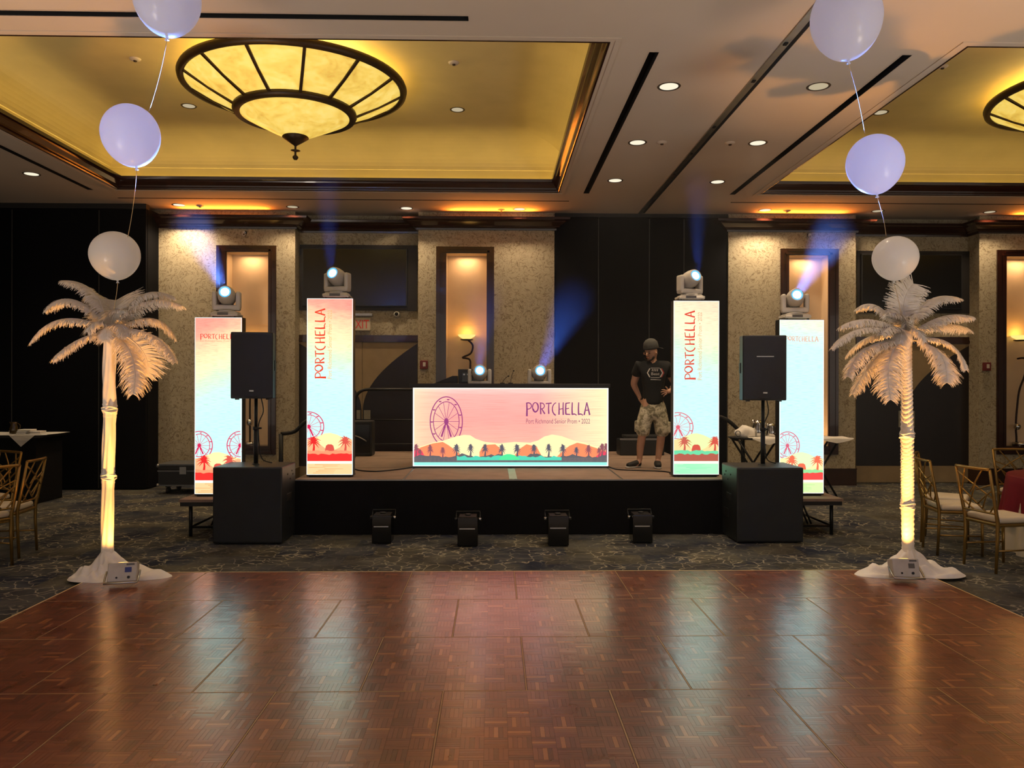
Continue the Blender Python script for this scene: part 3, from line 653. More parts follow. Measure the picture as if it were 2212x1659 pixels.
# ================================================================== STAGE
SF = PZ(1106, 1154, 0).y; SZ = .615
sx1, sx2 = P(871, 1036, SF).x, P(1345, 1036, SF).x; sx0, sx3 = P(635, 1036, SF).x, P(1584, 1036, SF).x; sxm = (sx1+sx2)/2
SB = SF+3.66
st = thing('stage', ((sx0+sx3)/2, (SF+SB)/2, 0), 'low black-skirted stage with carpeted deck panels', 'stage')
for r in range(3):
    for a, b in ((sx0, sx1), (sx1, sxm), (sxm, sx2), (sx2, sx3)):
        y0, y1 = SF+r*1.22, SF+(r+1)*1.22
        dp = boxo('deck_panel', stage_carpet, st, a+.012, b-.012, y0+.012, y1-.012, SZ-.08, SZ, world=True)
        bm = BM()
        for q in ((a, b, y0, y0+.012), (a, b, y1-.012, y1), (a, a+.012, y0+.012, y1-.012), (b-.012, b, y0+.012, y1-.012)): box(bm, *q, SZ-.08, SZ-.004)
        mk('deck_frame', bm, metal_alu if r == 0 else black_matte, dp, world=True)
for (x0, y0, x1, y1) in ((sx0, SF, sx3, SF), (sx3, SF, sx3, SB), (sx0, SB, sx0, SF)):
    bm = BM(); n = 160; prev = None; L = math.hypot(x1-x0, y1-y0); nx_, ny_ = (y1-y0)/L, -(x1-x0)/L
    for k in range(n+1):
        t = k/n; w = .006*math.sin(k*.9)+.004*math.sin(k*.37+1); d0 = .004; d1 = .02+w
        a = bm.verts.new((x0+(x1-x0)*t+nx_*d0, y0+(y1-y0)*t+ny_*d0, SZ-.012)); b = bm.verts.new((x0+(x1-x0)*t+nx_*d1, y0+(y1-y0)*t+ny_*d1, .004))
        if prev: bm.faces.new((prev[0], a, b, prev[1])).smooth = True
        prev = (a, b)
    mk('skirt', bm, black_cloth, st, world=True)
boxo('gaffer_tape', pbr('pale_tape', (150, 180, 170), rough=.6), st, sxm-.045, sxm+.045, SF+.01, SF+1.1, SZ, SZ+.003, world=True)

# guard rails
rail_mat = pbr('black_pipe', (16, 17, 18), rough=.4, metal=.3)
def rail(label, paths, loc):
    t = thing('guard_rail', loc, label, 'railing', 'stage guard rails')
    for nm, pts, r in paths: bm = BM(); tube(bm, pts, r, 8); mk(nm, bm, rail_mat, t, world=True)
yb = SB-.08; zt = SZ+.98
xr0, xr1 = P(767, 840, yb).x, P(1000, 840, yb).x
rail('black pipe guard rail along the back of the stage', [('top_rail', [(xr0, yb, SZ), (xr0, yb, zt-.25)]+bez((xr0, yb, zt-.22), (xr0, yb, zt), (xr0+.22, yb, zt), 8)+[(xr1, yb, zt)], .024),
     ('middle_rail', [(xr0, yb, SZ+.5), (xr1, yb, SZ+.5)], .012), ('lower_rail', [(xr0, yb, SZ+.12), (xr1, yb, SZ+.12)], .012), ('post', [(xr1, yb, SZ), (xr1, yb, zt)], .022)], ((xr0+xr1)/2, yb, SZ))
y2 = 11.9
q = [P(607, 1010, y2), P(607, 937, y2), P(637, 932, y2), P(664, 909, y2), P(700, 909, y2)]; q[0].z = 0
rail('black pipe stair rail left of the stage behind the subwoofer', [('handrail', spline([q[1], q[2], q[3], q[4]], 4), .03), ('post', [q[0], q[1]], .034)], (q[0].x, y2, 0))
q = [P(1535, 895, y2), P(1572, 908, y2), P(1604, 938, y2), P(1607, 1010, y2)]; q[3].z = 0
rail('black pipe stair rail right of the stage behind the speaker pole', [('handrail', spline([q[0], q[1], q[2]], 5), .03), ('post', [q[2], q[3]], .034)], (q[3].x, y2, 0))

# low folding risers beside the stage
YT1 = 8.85
RZ = PZ(460, 1077, .4).z*0+.415
def riser(label, x0, x1):
    y0, y1 = 8.62, 9.84; t = thing('riser', ((x0+x1)/2, (y0+y1)/2, 0), label, 'riser', 'low risers beside the stage')
    boxo('deck', stage_carpet, t, x0, x1, y0, y1, RZ-.03, RZ, world=True)
    boxo('deck_edge', black_matte, t, x0+.01, x1-.01, y0+.01, y1-.01, RZ-.075, RZ-.03, world=True)
    for x in (x0+.1, x1-.1):
        for y in (y0+.08, y1-.08): bm = BM(); cyl(bm, (x, y, 0), (x, y, RZ-.07), .02, n=10); mk('leg', bm, rail_mat, t, world=True)
        bm = BM(); cyl(bm, (x, y0+.08, .1), (x, y1-.08, .1), .013, n=8); mk('leg_brace', bm, rail_mat, t, world=True)
    bm = BM(); cyl(bm, (x0+.1, y0+.08, .1), (x1-.1, y0+.08, .1), .013, n=8); mk('cross_brace', bm, rail_mat, t, world=True)
    for x, s in ((x0+.1, 1), (x1-.1, -1)):
        bm = BM(); cyl(bm, (x+s*.32, y0+.1, RZ-.07), (x+s*.22, y0+.1, .12), .011, n=6); mk('folding_strut', bm, rail_mat, t, world=True); bm = BM(); cyl(bm, (x+s*.36, y0+.1, RZ-.07), (x+s*.26, y0+.1, .12), .011, n=6); mk('folding_strut', bm, rail_mat, t, world=True)
xl0 = P(386, 1076, 8.62).x; riser('low folding riser under the left outer tower', xl0, sx0-.02)
xr_ = P(1822, 1076, 8.62).x; riser('low folding riser under the right outer tower', sx3+.02, xr_)

# ================================================================== LED SCREENS
LEDS = 1.14
def led(name, stops, sx=0.0, streak=.06, side=None):
    g = NT(name); c = g.new('TexCoord').outputs['Generated']; s = g.new('SeparateXYZ'); g.link(c, s.inputs[0])
    n = g.noise(g.coord('Generated', (1.2, 1, 10)), 3, 3); f = g.math('ADD', s.outputs['Z'], g.math('MULTIPLY', g.math('SUBTRACT', n.outputs['Fac'], .5), .10))
    if sx: f = g.math('ADD', f, g.math('MULTIPLY', g.math('SUBTRACT', s.outputs['X'], .5), sx))
    col = g.ramp(f, stops)
    if side:
        d = g.math('ABSOLUTE', g.math('SUBTRACT', s.outputs['X'], .42)); col = g.mix(g.ramp(d, [(.22, (0, 0, 0, 1)), (.56, (1, 1, 1, 1))]), col, side)
    l = g.noise(g.coord('Generated', (1.5, 1, 70)), 4, 3); k = g.ramp(l.outputs['Fac'], [(.36, (1-streak*3, 1-streak*3, 1-streak*3, 1)), (.52, (1, 1, 1, 1))])
    col = g.mix(1.0, col, k, 'MULTIPLY'); g.link(col, g.b.inputs['Emission Color']); g.b.inputs['Emission Strength'].default_value = LEDS
    g.b.inputs['Base Color'].default_value = (.01, .01, .01, 1); g.b.inputs['Roughness'].default_value = .5; return g.m
def ecol(c): return emit('led_%d_%d_%d' % c, c, LEDS)

def ribbon(bm, pts, w0, w1, off, fn):
    """tapered stroke in the screen plane"""
    pts = [Vector((p[0], p[1])) for p in pts]; n = len(pts); prev = None
    for i, p in enumerate(pts):
        d = pts[min(i+1, n-1)]-pts[max(i-1, 0)]; d = d.normalized() if d.length else Vector((1, 0)); nn = Vector((-d.y, d.x)); w = (w0+(w1-w0)*i/(n-1))/2
        a, b = bm.verts.new(fn(p+nn*w, off)), bm.verts.new(fn(p-nn*w, off))
        if prev:
            try: bm.faces.new((prev[0], a, b, prev[1]))
            except ValueError: pass
        prev = (a, b)
def arc2(cx, cy, rx, ry, a0, a1, n=14): return [(cx+rx*math.cos(math.radians(a0+(a1-a0)*k/n)), cy+ry*math.sin(math.radians(a0+(a1-a0)*k/n))) for k in range(n+1)]
GLY = {  # hand-cut lettering: strokes with start and end width in a cell one unit high
 'P': (.50, [([(.09, -.10), (.10, .45), (.08, .93)], .15, .10), ([(.02, .90)]+arc2(.20, .70, .26, .24, 100, -80)+[(.10, .45)], .09, .07)]),
 'O': (.60, [(arc2(.28, .60, .23, .36, 60, 420, 22), .07, .12), (arc2(.28, .60, .20, .36, 200, 300, 8), .14, .12)]),
 'R': (.52, [([(.12, .06), (.10, .5), (.10, .92)], .12, .09), ([(.03, .93)]+arc2(.19, .70, .22, .22, 95, -85)+[(.1, .47)], .08, .07), ([(.20, .47), (.32, .28), (.45, .08)], .08, .12)]),
 'T': (.50, [([(.00, .88), (.48, .92)], .08, .10), ([(.25, .90), (.23, .5), (.25, .08)], .08, .12)]),
 'C': (.50, [(arc2(.42, .46, .38, .50, 100, 255, 18), .07, .11)]),
 'H': (.54, [([(.08, .95), (.09, .45), (.08, .02)], .08, .12), ([(.42, .98), (.41, .5), (.43, .0)], .08, .12), ([(.08, .44), (.42, .50)], .07, .07)]),
 'E': (.50, [([(.10, .92), (.08, .45), (.10, .05)], .10, .13), ([(.08, .90), (.44, .95)], .09, .07), ([(.08, .47), (.36, .52)], .08, .07), ([(.08, .06), (.46, .04)], .11, .08)]),
 'L': (.52, [([(.12, .98), (.10, .45), (.12, .02)], .09, .13), ([(.08, .04), (.30, .08), (.48, -.02)], .11, .08)]),
 'A': (.56, [([(.26, .98), (.16, .5), (.05, .0)], .08, .12), ([(.26, .98), (.38, .5), (.50, .0)], .08, .13), ([(.14, .36), (.42, .38)], .08, .07)]),
}
def title(fn, off=0, w=None):
    bm = BM(); x = 0
    tot = sum(GLY[c][0] for c in 'PORTCHELLA')
    for c in 'PORTCHELLA':
        adv, st_ = GLY[c]
        for pts, w0, w1 in st_: ribbon(bm, [(x+a, b) for a, b in pts], w0, w1, off, fn)
        x += adv
    return bm, tot
def wheel_bm(cu, cv, rx, ry, fn, clip=0.0, clip1=9, thick=.006, legs=True):
    bm = BM(); ok = lambda u: clip <= u <= clip1
    def circ(kx, ky, w, n=56):
        for k in range(n):
            a, b = 2*PI*k/n, 2*PI*(k+1)/n; p = [(cu+rx*kx*math.cos(t), cv+ry*ky*math.sin(t)) for t in (a, b)]
            if ok(p[0][0]) and ok(p[1][0]): ribbon(bm, p, w, w, 0, fn)
    circ(1, 1, thick); circ(.8, .8, thick*.8)
    for k in range(14):
        a = 2*PI*k/14; e = (cu+rx*.8*math.cos(a), cv+ry*.8*math.sin(a)); s = (cu, cv)
        if not ok(e[0]):
            lim = clip if e[0] < clip else clip1
            if not ok(cu): continue
            t = (lim-cu)/(e[0]-cu); e = (cu+(e[0]-cu)*t, cv+(e[1]-cv)*t)
        ribbon(bm, [s, e], thick*.45, thick*.45, 0, fn)
    for k in range(11):
        a = 2*PI*k/11+.3; c = (cu+rx*.9*math.cos(a), cv+ry*.9*math.sin(a)); r = rx*.09
        if ok(c[0]-r) and ok(c[0]+r): poly(bm, [fn(Vector(q), 0) for q in arc2(c[0], c[1]+r*.3, r, r*.9, 180, 360, 8)])
    hub = [(max(clip, min(clip1, u)), v) for u, v in arc2(cu, cv, rx*.14, ry*.14, 0, 345, 16)]; poly(bm, [fn(Vector(q), 0) for q in hub])
    if legs:
        for s in (-1, 1):
            e = (cu+s*rx*.3, cv-ry*.62)
            if ok(e[0]): ribbon(bm, [(cu+s*rx*.05, cv-ry*.1), e], rx*.09, rx*.11, 0, fn)
    return bm
def palm_bm(bm, u, v0, h, fn, seed=0, spread=.62, lo=0, hi=9):
    r = random.Random(seed); cl = lambda p: (min(max(p[0], lo), hi), p[1])
    top = v0+h*.55; ribbon(bm, [cl((u-.01*h, v0)), cl((u+.02*h, v0+h*.3)), cl((u, top))], h*.13, h*.06, 0, fn)
    for k in range(13):
        a = math.radians(-40+260*k/12)+r.uniform(-.08, .08); L = h*.46*r.uniform(.85, 1.1)
        tip = (u+math.cos(a)*L*spread*1.25, top+math.sin(a)*L*.8-h*.06); mid = (u+math.cos(a)*L*.6*spread, top+math.sin(a)*L*.55+h*.05)
        ribbon(bm, [cl(q) for q in ((u, top), mid, tip)], h*.10, h*.012, 0, fn)
def hill(bm, pts, base, fn): 
    for a, b in zip(pts, pts[1:]): poly(bm, [fn(Vector(q), 0) for q in (a, b, (b[0], base), (a[0], base))])

def tower(label, px0, px1, pyt, pyb, Y, z0, stops, art, sx=0):
    a, b = P(px0, (pyt+pyb)/2, Y), P(px1, (pyt+pyb)/2, Y); zt = P((px0+px1)/2, pyt, Y).z; w = b.x-a.x; h = zt-z0-.03
    t = thing('led_tower', ((a.x+b.x)/2, Y+.06, z0), label, 'LED tower', 'glowing LED towers')
    boxo('cabinet', black_plastic, t, a.x-.004, b.x+.004, Y+.006, Y+.13, z0+.012, zt+.004, r=.003, world=True)
    boxo('foot', black_matte, t, a.x+.02, b.x-.02, Y+.01, Y+.3, z0, z0+.012, world=True)
    bm = BM(); box(bm, 0, w, 0, .006, 0, h); s = mk('screen', bm, led('led_gradient_%d' % px0, stops, sx), t, loc=Vector((a.x, Y, z0+.03))-t.location)
    k1, k2 = w/.5, h/2.0
    fn = lambda lay: (lambda p, o: Vector((p.x*k1, -.0008*lay, p.y*k2)))
    def put(nm, bm, col): return mk(nm, bm, ecol(col), s, norm=False)
    art(put, fn)
    bm = BM(); e = .006
    for q in ((0, e, 0, 2), (.5-e, .5, 0, 2), (e, .5-e, 0, e), (e, .5-e, 2-e, 2)): poly(bm, [fn(7)(Vector(p), 0) for p in ((q[0], q[2]), (q[1], q[2]), (q[1], q[3]), (q[0], q[3]))])
    put('bright_edge', bm, (255, 250, 244))
    bm = BM(); box(bm, -.002, w+.002, -.004, .004, -.012, -.004); mk('bottom_bar', bm, black_matte, s)
    return t, zt+.004
def landscape(put, fn, c, wheel, p1, p2, wheel2=None, seed=0):
    """c: wheel, hills, far band, palms, second palm, ground, ground edge, water 1, water 2"""
    put('wheel_graphic', wheel_bm(*wheel, fn(1), thick=.010), c[0])
    if wheel2: put('wheel_graphic', wheel_bm(*wheel2, fn(1), thick=.010, clip1=.5), c[0])
    bm = BM(); hill(bm, [(0, .40), (.06, .41), (.12, .435), (.2, .47), (.26, .475), (.33, .455), (.4, .42), (.5, .40)], .25, fn(2)); put('hills_graphic', bm, c[1])
    bm = BM(); hill(bm, [(0, .40), (.05, .405), (.10, .40), (.15, .34), (.2, .30), (.22, .29)], .25, fn(3)); put('far_band_graphic', bm, c[2]); bm = BM(); hill(bm, [(.3, .28), (.36, .31), (.42, .38), (.46, .40), (.5, .39)], .25, fn(3)); put('far_band_graphic', bm, c[2])
    bm = BM(); palm_bm(bm, p1, .25, .22, fn(4), seed, lo=0, hi=.5); put('palm_graphic', bm, c[3])
    bm = BM(); palm_bm(bm, p2, .25, .22, fn(4), seed+1, lo=0, hi=.5); put('palm_graphic', bm, c[4])
    bm = BM(); hill(bm, [(.20, .29), (.21, .33), (.23, .345), (.27, .345), (.29, .33), (.30, .29)], .26, fn(4)); put('pavilion_graphic', bm, c[4])
    bm = BM(); r = random.Random(seed); hill(bm, [(.5*k/16, .265+.018*r.random()) for k in range(17)], .20, fn(5)); put('bushes_graphic', bm, c[6])
    bm = BM(); hill(bm, [(.5*k/16, .225+.02*r.random()) for k in range(17)], .155, fn(6)); put('ground_graphic', bm, c[5])
    bm = BM(); hill(bm, [(0, .155), (.5, .155)], .125, fn(6)); put('shore_graphic', bm, (255, 250, 226))
    bm = BM(); hill(bm, [(0, .125), (.5, .125)], 0, fn(6)); put('water_graphic', bm, c[7])
    bm = BM()
    for k in range(7): v = .115-.016*k; u = r.uniform(0, .2); ribbon(bm, [(u, v), (u+r.uniform(.15, .28), v)], .006, .003, 0, fn(7))
    put('ripple_graphic', bm, c[8])
VTXT = 'Port Richmond Senior Prom • 2022'
def vtitle(put, fn, u0, c1, c2, u1):
    L, Hh = .80, .115; bm, tot = title(lambda p, o: p, 0) if False else (None, sum(GLY[c][0] for c in 'PORTCHELLA'))
    f = fn(3); g = lambda p, o: f(Vector((u0+Hh*(1-p.y)-Hh*.02, 1.09+p.x/tot*L)), o)
    bm, _ = title(g); put('title_lettering', bm, c1)
    b2 = text_bm(VTXT, .05, w=.78, h=.045); bm = BM()
    for v in b2.verts: q = f(Vector((u1-v.co.y+.045, 1.09+v.co.x)), 0); v.co = q
    merge(bm, b2); put('subtitle_lettering', bm, c2)
def htitle(put, fn, u0, L, v0, Hh, c1, c2):
    tot = sum(GLY[c][0] for c in 'PORTCHELLA'); f = fn(3)
    bm, _ = title(lambda p, o: f(Vector((u0+p.x/tot*L, v0+p.y*Hh)), o)); put('title_lettering', bm, c1)
    b2 = text_bm(VTXT, .05, w=L*.97, h=.016)
    for v in b2.verts: v.co = f(Vector((u0+v.co.x, v0-.028+v.co.y)), 0)
    bm = BM(); merge(bm, b2); put('subtitle_lettering', bm, c2)
RED = ((214, 36, 84), (252, 236, 170), (255, 176, 128), (226, 44, 44), (214, 84, 72), (236, 52, 48), (255, 150, 110), (255, 206, 150), (255, 160, 100))
GRN = ((216, 96, 110), (226, 250, 170), (252, 214, 150), (196, 96, 80), (206, 84, 70), (176, 92, 76), (110, 214, 160), (170, 250, 190), (130, 236, 170))
YEL = ((214, 96, 120), (222, 248, 190), (236, 232, 170), (232, 110, 80), (232, 110, 80), (240, 76, 72), (150, 220, 150), (214, 252, 170), (150, 232, 130))
S_R = [(0, (200, 252, 255)), (.42, (200, 254, 252)), (.58, (208, 255, 236)), (.68, (222, 252, 204)), (.78, (250, 240, 186)), (.88, (255, 214, 168)), (.96, (255, 168, 144)), (1, (255, 156, 138))]
S_P = [(0, (200, 252, 255)), (.45, (200, 254, 252)), (.62, (208, 255, 232)), (.72, (220, 254, 208)), (.84, (252, 242, 200)), (1, (255, 222, 186))]
S_C = [(0, (200, 252, 255)), (.6, (202, 254, 253)), (.85, (206, 255, 246)), (.95, (226, 255, 226)), (1, (240, 250, 214))]
YT = 8.98
TW = []
TW.append(tower('glowing LED tower on the low riser at left behind the loudspeaker', 421, 522, 686, 1074, YT1, RZ, S_R, lambda put, fn: (htitle(put, fn, .055, .40, 1.755, .062, (226, 70, 60), (240, 130, 100)), landscape(put, fn, RED, (.048, .55, .14, .16), .10, .37, (.485, .55, .14, .16))), sx=-.12))
TW.append(tower('glowing LED tower with vertical lettering left of the booth', 663, 762, 645, 1030, YT, SZ, S_R, lambda put, fn: (vtitle(put, fn, .085, (226, 66, 44), (240, 178, 120), .225), landscape(put, fn, RED, (.02, .545, .165, .168), .075, .42, seed=3)), sx=.06))
TW.append(tower('glowing LED tower with vertical lettering beside the standing man', 1455, 1553, 650, 1030, YT, SZ, S_P, lambda put, fn: (vtitle(put, fn, .12, (214, 66, 52), (222, 170, 130), .265), landscape(put, fn, GRN, (.05, .545, .165, .168), .12, .455, seed=5)), sx=.12))
TW.append(tower('glowing LED tower on the low riser at right behind the loudspeaker', 1684, 1779, 691, 1074, YT1, RZ, S_C, lambda put, fn: (htitle(put, fn, .06, .38, 1.75, .062, (226, 150, 130), (220, 230, 190)), landscape(put, fn, YEL, (.09, .55, .135, .158), .14, .43, seed=8)), sx=.05))

# DJ booth with its wide front screen
YD = 9.95
a, b = P(892, 920, YD), P(1314, 920, YD); dw = b.x-a.x; zt = P(1100, 838, YD).z; zb = SZ+.025; dh = zt-zb
dj = thing('dj_booth', ((a.x+b.x)/2, YD+.4, SZ), 'black disc jockey booth with a wide sunset LED front', 'booth')
boxo('cabinet', black_plastic, dj, a.x-.006, b.x+.006, YD+.008, YD+.14, SZ+.005, zt+.005, world=True)
boxo('table_top', black_matte, dj, a.x-.06, b.x+.03, YD+.03, YD+.80, zt+.005, zt+.055, r=.006, world=True)
for x in (a.x+.06, b.x-.06):
    boxo('leg', black_matte, dj, x-.03, x+.03, YD+.70, YD+.76, SZ, zt, world=True)
bm = BM(); box(bm, 0, dw, 0, .008, 0, dh)
DJS = led('led_sunset', [(0, (255, 214, 170)), (.3, (255, 178, 158)), (.6, (255, 164, 154)), (.9, (255, 176, 166)), (1, (255, 206, 196))], 0, .07, (255, 236, 184))
ds = mk('screen', bm, DJS, dj, loc=Vector((a.x, YD, zb))-dj.location)
k1, k2 = dw/2.5, dh/1.0
DF = lambda lay: (lambda p, o: Vector((p.x*k1, -.0008*lay, p.y*k2)))
def dput(nm, bm, c): return mk(nm, bm, ecol(c), ds, norm=False)
dput('wheel_graphic', wheel_bm(.425, .57, .205, .315, DF(1), thick=.013), (150, 66, 120))
tot = sum(GLY[c][0] for c in 'PORTCHELLA'); f = DF(1)
bm, _ = title(lambda p, o: f(Vector((1.44+p.x/tot*.83, .655+p.y*.165)), o)); dput('title_lettering', bm, (132, 64, 116))
b2 = text_bm(VTXT, .06, w=.82, h=.062)
for v in b2.verts: v.co = f(Vector((1.445+v.co.x, .545+v.co.y)), 0)
bm = BM(); merge(bm, b2); dput('subtitle_lettering', bm, (140, 84, 108))
bm = BM(); hill(bm, [(0, .20), (.1, .25), (.25, .30), (.4, .33), (.55, .38), (.65, .40), (.73, .395), (.8, .35), (.92, .31), (1.1, .29), (1.3, .31), (1.5, .30), (1.6, .33), (1.68, .38), (1.78, .405), (1.9, .385), (2.05, .33), (2.2, .30), (2.35, .25), (2.5, .21)], .06, DF(2)); dput('hills_graphic', bm, (255, 236, 176))
for pts_ in ([(0, .19), (.1, .24), (.25, .29), (.38, .31), (.45, .27), (.55, .20), (.62, .13)], [(.85, .18), (.9, .27), (1.05, .28), (1.1, .24), (1.15, .16)], [(1.3, .14), (1.36, .22), (1.45, .28), (1.58, .25), (1.64, .14)], [(1.84, .12), (1.92, .2), (2.0, .26), (2.1, .30), (2.2, .28), (2.35, .23), (2.5, .19)]):
    bm = BM(); hill(bm, pts_, .06, DF(3)); dput('far_band_graphic', bm, (255, 140, 96))
for pts_ in ([(0, .2), (.06, .23), (.12, .19), (.16, .1)], [(2.34, .12), (2.42, .2), (2.5, .17)]): bm = BM(); hill(bm, pts_, .06, DF(4)); dput('rim_band_graphic', bm, (236, 70, 96))
for k, (u, v0, h) in enumerate(((.04, .12, .19), (.09, .10, .14), (.22, .11, .19), (.38, .10, .17), (.555, .10, .21), (.735, .12, .19), (.92, .11, .20), (1.135, .10, .21), (1.33, .10, .21), (1.545, .11, .20), (1.735, .12, .19), (1.915, .10, .21), (2.09, .10, .17), (2.245, .10, .20), (2.38, .11, .15), (2.42, .12, .20), (2.475, .12, .2))):
    bm = BM(); palm_bm(bm, u, v0, h, DF(5), 20+k, spread=.42, lo=.005, hi=2.495); dput('palm_graphic', bm, (92, 88, 100) if 3 < k < 13 else (140, 84, 92))
r = random.Random(4); bm = BM(); hill(bm, [(2.5*k/60, .105+.035*r.random()+.03*max(0, math.sin(k*.55))) for k in range(61)], .05, DF(6)); dput('bushes_graphic', bm, (98, 96, 100))
bm = BM(); hill(bm, [(.56+1.34*k/40, .11+.03*r.random()) for k in range(41)], .075, DF(7)); dput('shrub_graphic', bm, (84, 206, 176))
bm = BM(); hill(bm, [(1.1, .10), (1.15, .14), (1.2, .155), (1.24, .155), (1.3, .14), (1.36, .10)], .08, DF(8)); dput('bright_shrub_graphic', bm, (84, 226, 150))
bm = BM(); hill(bm, [(0, .108), (2.5, .108)], .05, DF(6)); dput('ground_graphic', bm, (112, 104, 104))
bm = BM(); hill(bm, [(0, .05), (2.5, .05)], 0, DF(7)); dput('water_graphic', bm, (150, 244, 222))
bm = BM()
for q in ((0, .016, 0, 1), (2.484, 2.5, 0, 1), (0, 2.5, .99, 1), (0, 2.5, 0, .01)): poly(bm, [DF(9)(Vector(p), 0) for p in ((q[0], q[2]), (q[1], q[2]), (q[1], q[3]), (q[0], q[3]))])
dput('bright_edge', bm, (255, 250, 238))

# ------------------------------------------------------------------ gear on the booth
tz = zt+.055
p = P(1018, 800, YD+.5); t = thing('equipment_rack', (p.x, YD+.5, tz), 'black equipment box on the booth before the lit niche', 'audio rack')
boxo('case', black_plastic, t, -.17, .16, -.12, .15, 0, .19, r=.006); boxo('front_panel', black_gloss, t, -.12, .14, -.128, -.118, .02, .15, r=.003)
bm = BM()
for k in range(5): cyl(bm, (-.09+k*.05, -.128, .12), (-.09+k*.05, -.145, .12), .012, n=10)
mk('knob', bm, metal_alu, t)
bm = BM(); p = P(955, 833, YD+.35); extr(bm, [(-.10, 0), (.2, 0), (.2, .1), (.14, .1)], -.1, .12); tag(mk('laptop_stand', bm, black_matte, loc=(p.x, YD+.4, tz)), 'black wedge-shaped stand on the booth left of the rack', 'stand')
for (px, lb, dx) in ((1085, 'thin black gooseneck microphone lying on the booth', .06), (1103, 'thin black upright microphone on the booth between the moving lights', .02)):
    p = P(px, 822, YD+.4); t = thing('microphone', (p.x, YD+.4, tz), lb, 'microphone')
    bm = BM(); lathe(bm, [(0, 0), (.035, 0), (.03, .012), (0, .014)], n=14); mk('base', bm, black_matte, t)
    bm = BM(); h = .17 if dx < .05 else .1; tube(bm, bez((0, 0, .01), (dx*.3, 0, h*.6), (dx+.02, 0, h), 6), .004, 6); mk('neck', bm, black_matte, t)
    bm = BM(); sphere(bm, (dx+.02, 0, h), .011); mk('capsule', bm, black_matte, t)

# ================================================================== MOVING HEADS
lens_glow = emit('beam_lens', (225, 242, 255), 6.0); lens_ring = pbr('lens_ring', (40, 70, 110), rough=.3, em=(90, 190, 255), es=1.2)
mh_body = pbr('moving_head_white', (196, 190, 180), rough=.42, var=.05); mh_grey = pbr('moving_head_grey', (96, 94, 92), rough=.5)
BEAM = (70, 120, 255)
def moving_head(label, x, y, z, d, k=1.0, beam=None, e=0, spot=9, col=None):
    t = thing('moving_head_light', (x, y, z), label, 'stage light', 'moving head lights')
    d = Vector(d).normalized(); pan = math.atan2(d.x, -d.y); R = Matrix.Rotation(pan, 4, 'Z'); S = Matrix.Scale(k, 4)
    def put(nm, bm, mat, par=t, rot=True):
        bmesh.ops.transform(bm, matrix=S @ (R if rot else Matrix()), verts=bm.verts); return mk(nm, bm, mat, par)
    bm = BM(); b2 = BM(); rbox(b2, -.155, .155, -.11, .11, .012, .07, r=.02, seg=3)
    for v in b2.verts:
        if v.co.z > .05: v.co.x *= .86; v.co.y *= .86
    merge(bm, b2); base = put('base', bm, mh_body, rot=False)
    bm = BM(); box(bm, -.07, .05, -.1105, -.108, .025, .055); put('display', bm, mh_grey, base, rot=False)
    bm = BM()
    for sx_ in (-.12, .12):
        for sy_ in (-.08, .08): cyl(bm, (sx_, sy_, 0), (sx_, sy_, .015), .015, n=8)
    put('foot', bm, black_matte, base, rot=False)
    bm = BM(); cyl(bm, (0, 0, .068), (0, 0, .085), .09, n=24); rbox(bm, -.15, .15, -.055, .055, .083, .145, r=.02, seg=3)
    for s in (-1, 1): rbox(bm, s*.128-.026, s*.128+.026, -.055, .055, .10, .30, r=.022, seg=3)
    put('yoke', bm, mh_body)
    tilt = math.asin(d.z); c = Vector((0, 0, .25)); bm = BM(); b2 = BM()
    lathe(b2, [(0, -.125), (.055, -.122), (.085, -.10), (.098, -.05), (.10, 0), (.096, .05), (.085, .10), (.074, .13), (.066, .133), (.062, .125)], n=28)
    M = Matrix.Translation(c) @ Matrix.Rotation(PI/2-tilt, 4, 'X') ; merge(bm, b2, M); hd = put('head', bm, mh_body)
    bm = BM(); b2 = BM(); lathe(b2, [(.064, .126), (.058, .132), (.05, .13), (.05, .122)], n=28); merge(bm, b2, M); put('lens_ring', bm, lens_ring, hd)
    bm = BM(); b2 = BM(); lathe(b2, [(.046, .123), (.03, .131), (0, .134)], n=24); merge(bm, b2, M); put('lens', bm, lens_glow, hd)
    bm = BM(); b2 = BM(); box(b2, -.06, .06, -.104, -.06, -.11, -.05); merge(bm, b2, M); put('rear_vent', bm, mh_grey, hd)
    lp = Vector((x, y, z))+(c+Vector((math.sin(pan), -math.cos(pan), 0))*math.cos(tilt)*.15+Vector((0, 0, math.sin(tilt)*.15)))*k
    if e: light('SPOT', 'beam_lamp', lp, col or BEAM, e, size=.05, aim=beam or d, spot=math.radians(spot), blend=.6)
    return t
def top(i): return TW[i][0].location.x, TW[i][0].location.y+.03, TW[i][1]
BE = 1700
x, y, z = top(0); xx = P(490, 650, y).x; moving_head('white moving head light on the left outer tower, blue beam at the viewer', xx, y, z, (.15, -1, .27), 1.0, e=BE*14, spot=14, col=(90, 140, 255))
x, y, z = top(1); xx = P(729, 620, y).x; moving_head('white moving head light turned left on the tower left of the booth', xx, y, z, (-.30, -1, .30), 1.0, beam=(.18, -1, .36), e=BE*2.4)
x, y, z = top(2); xx = P(1490, 620, y).x; moving_head('white moving head light turned right on the tower beside the man', xx, y, z, (.36, -1, .32), 1.0, beam=(-.26, -1, .38), e=BE*2.4)
x, y, z = top(3); xx = P(1717, 650, y).x; moving_head('white moving head light on the right outer tower, blue beam at the viewer', xx, y, z, (-.17, -1, .25), 1.0, e=BE*14, spot=15, col=(90, 140, 255))
p = P(1036, 810, YD+.2); moving_head('white moving head light on the booth before the equipment rack', p.x, YD+.22, tz-.11, (.03, -1, .24), 1.0, e=BE*3)
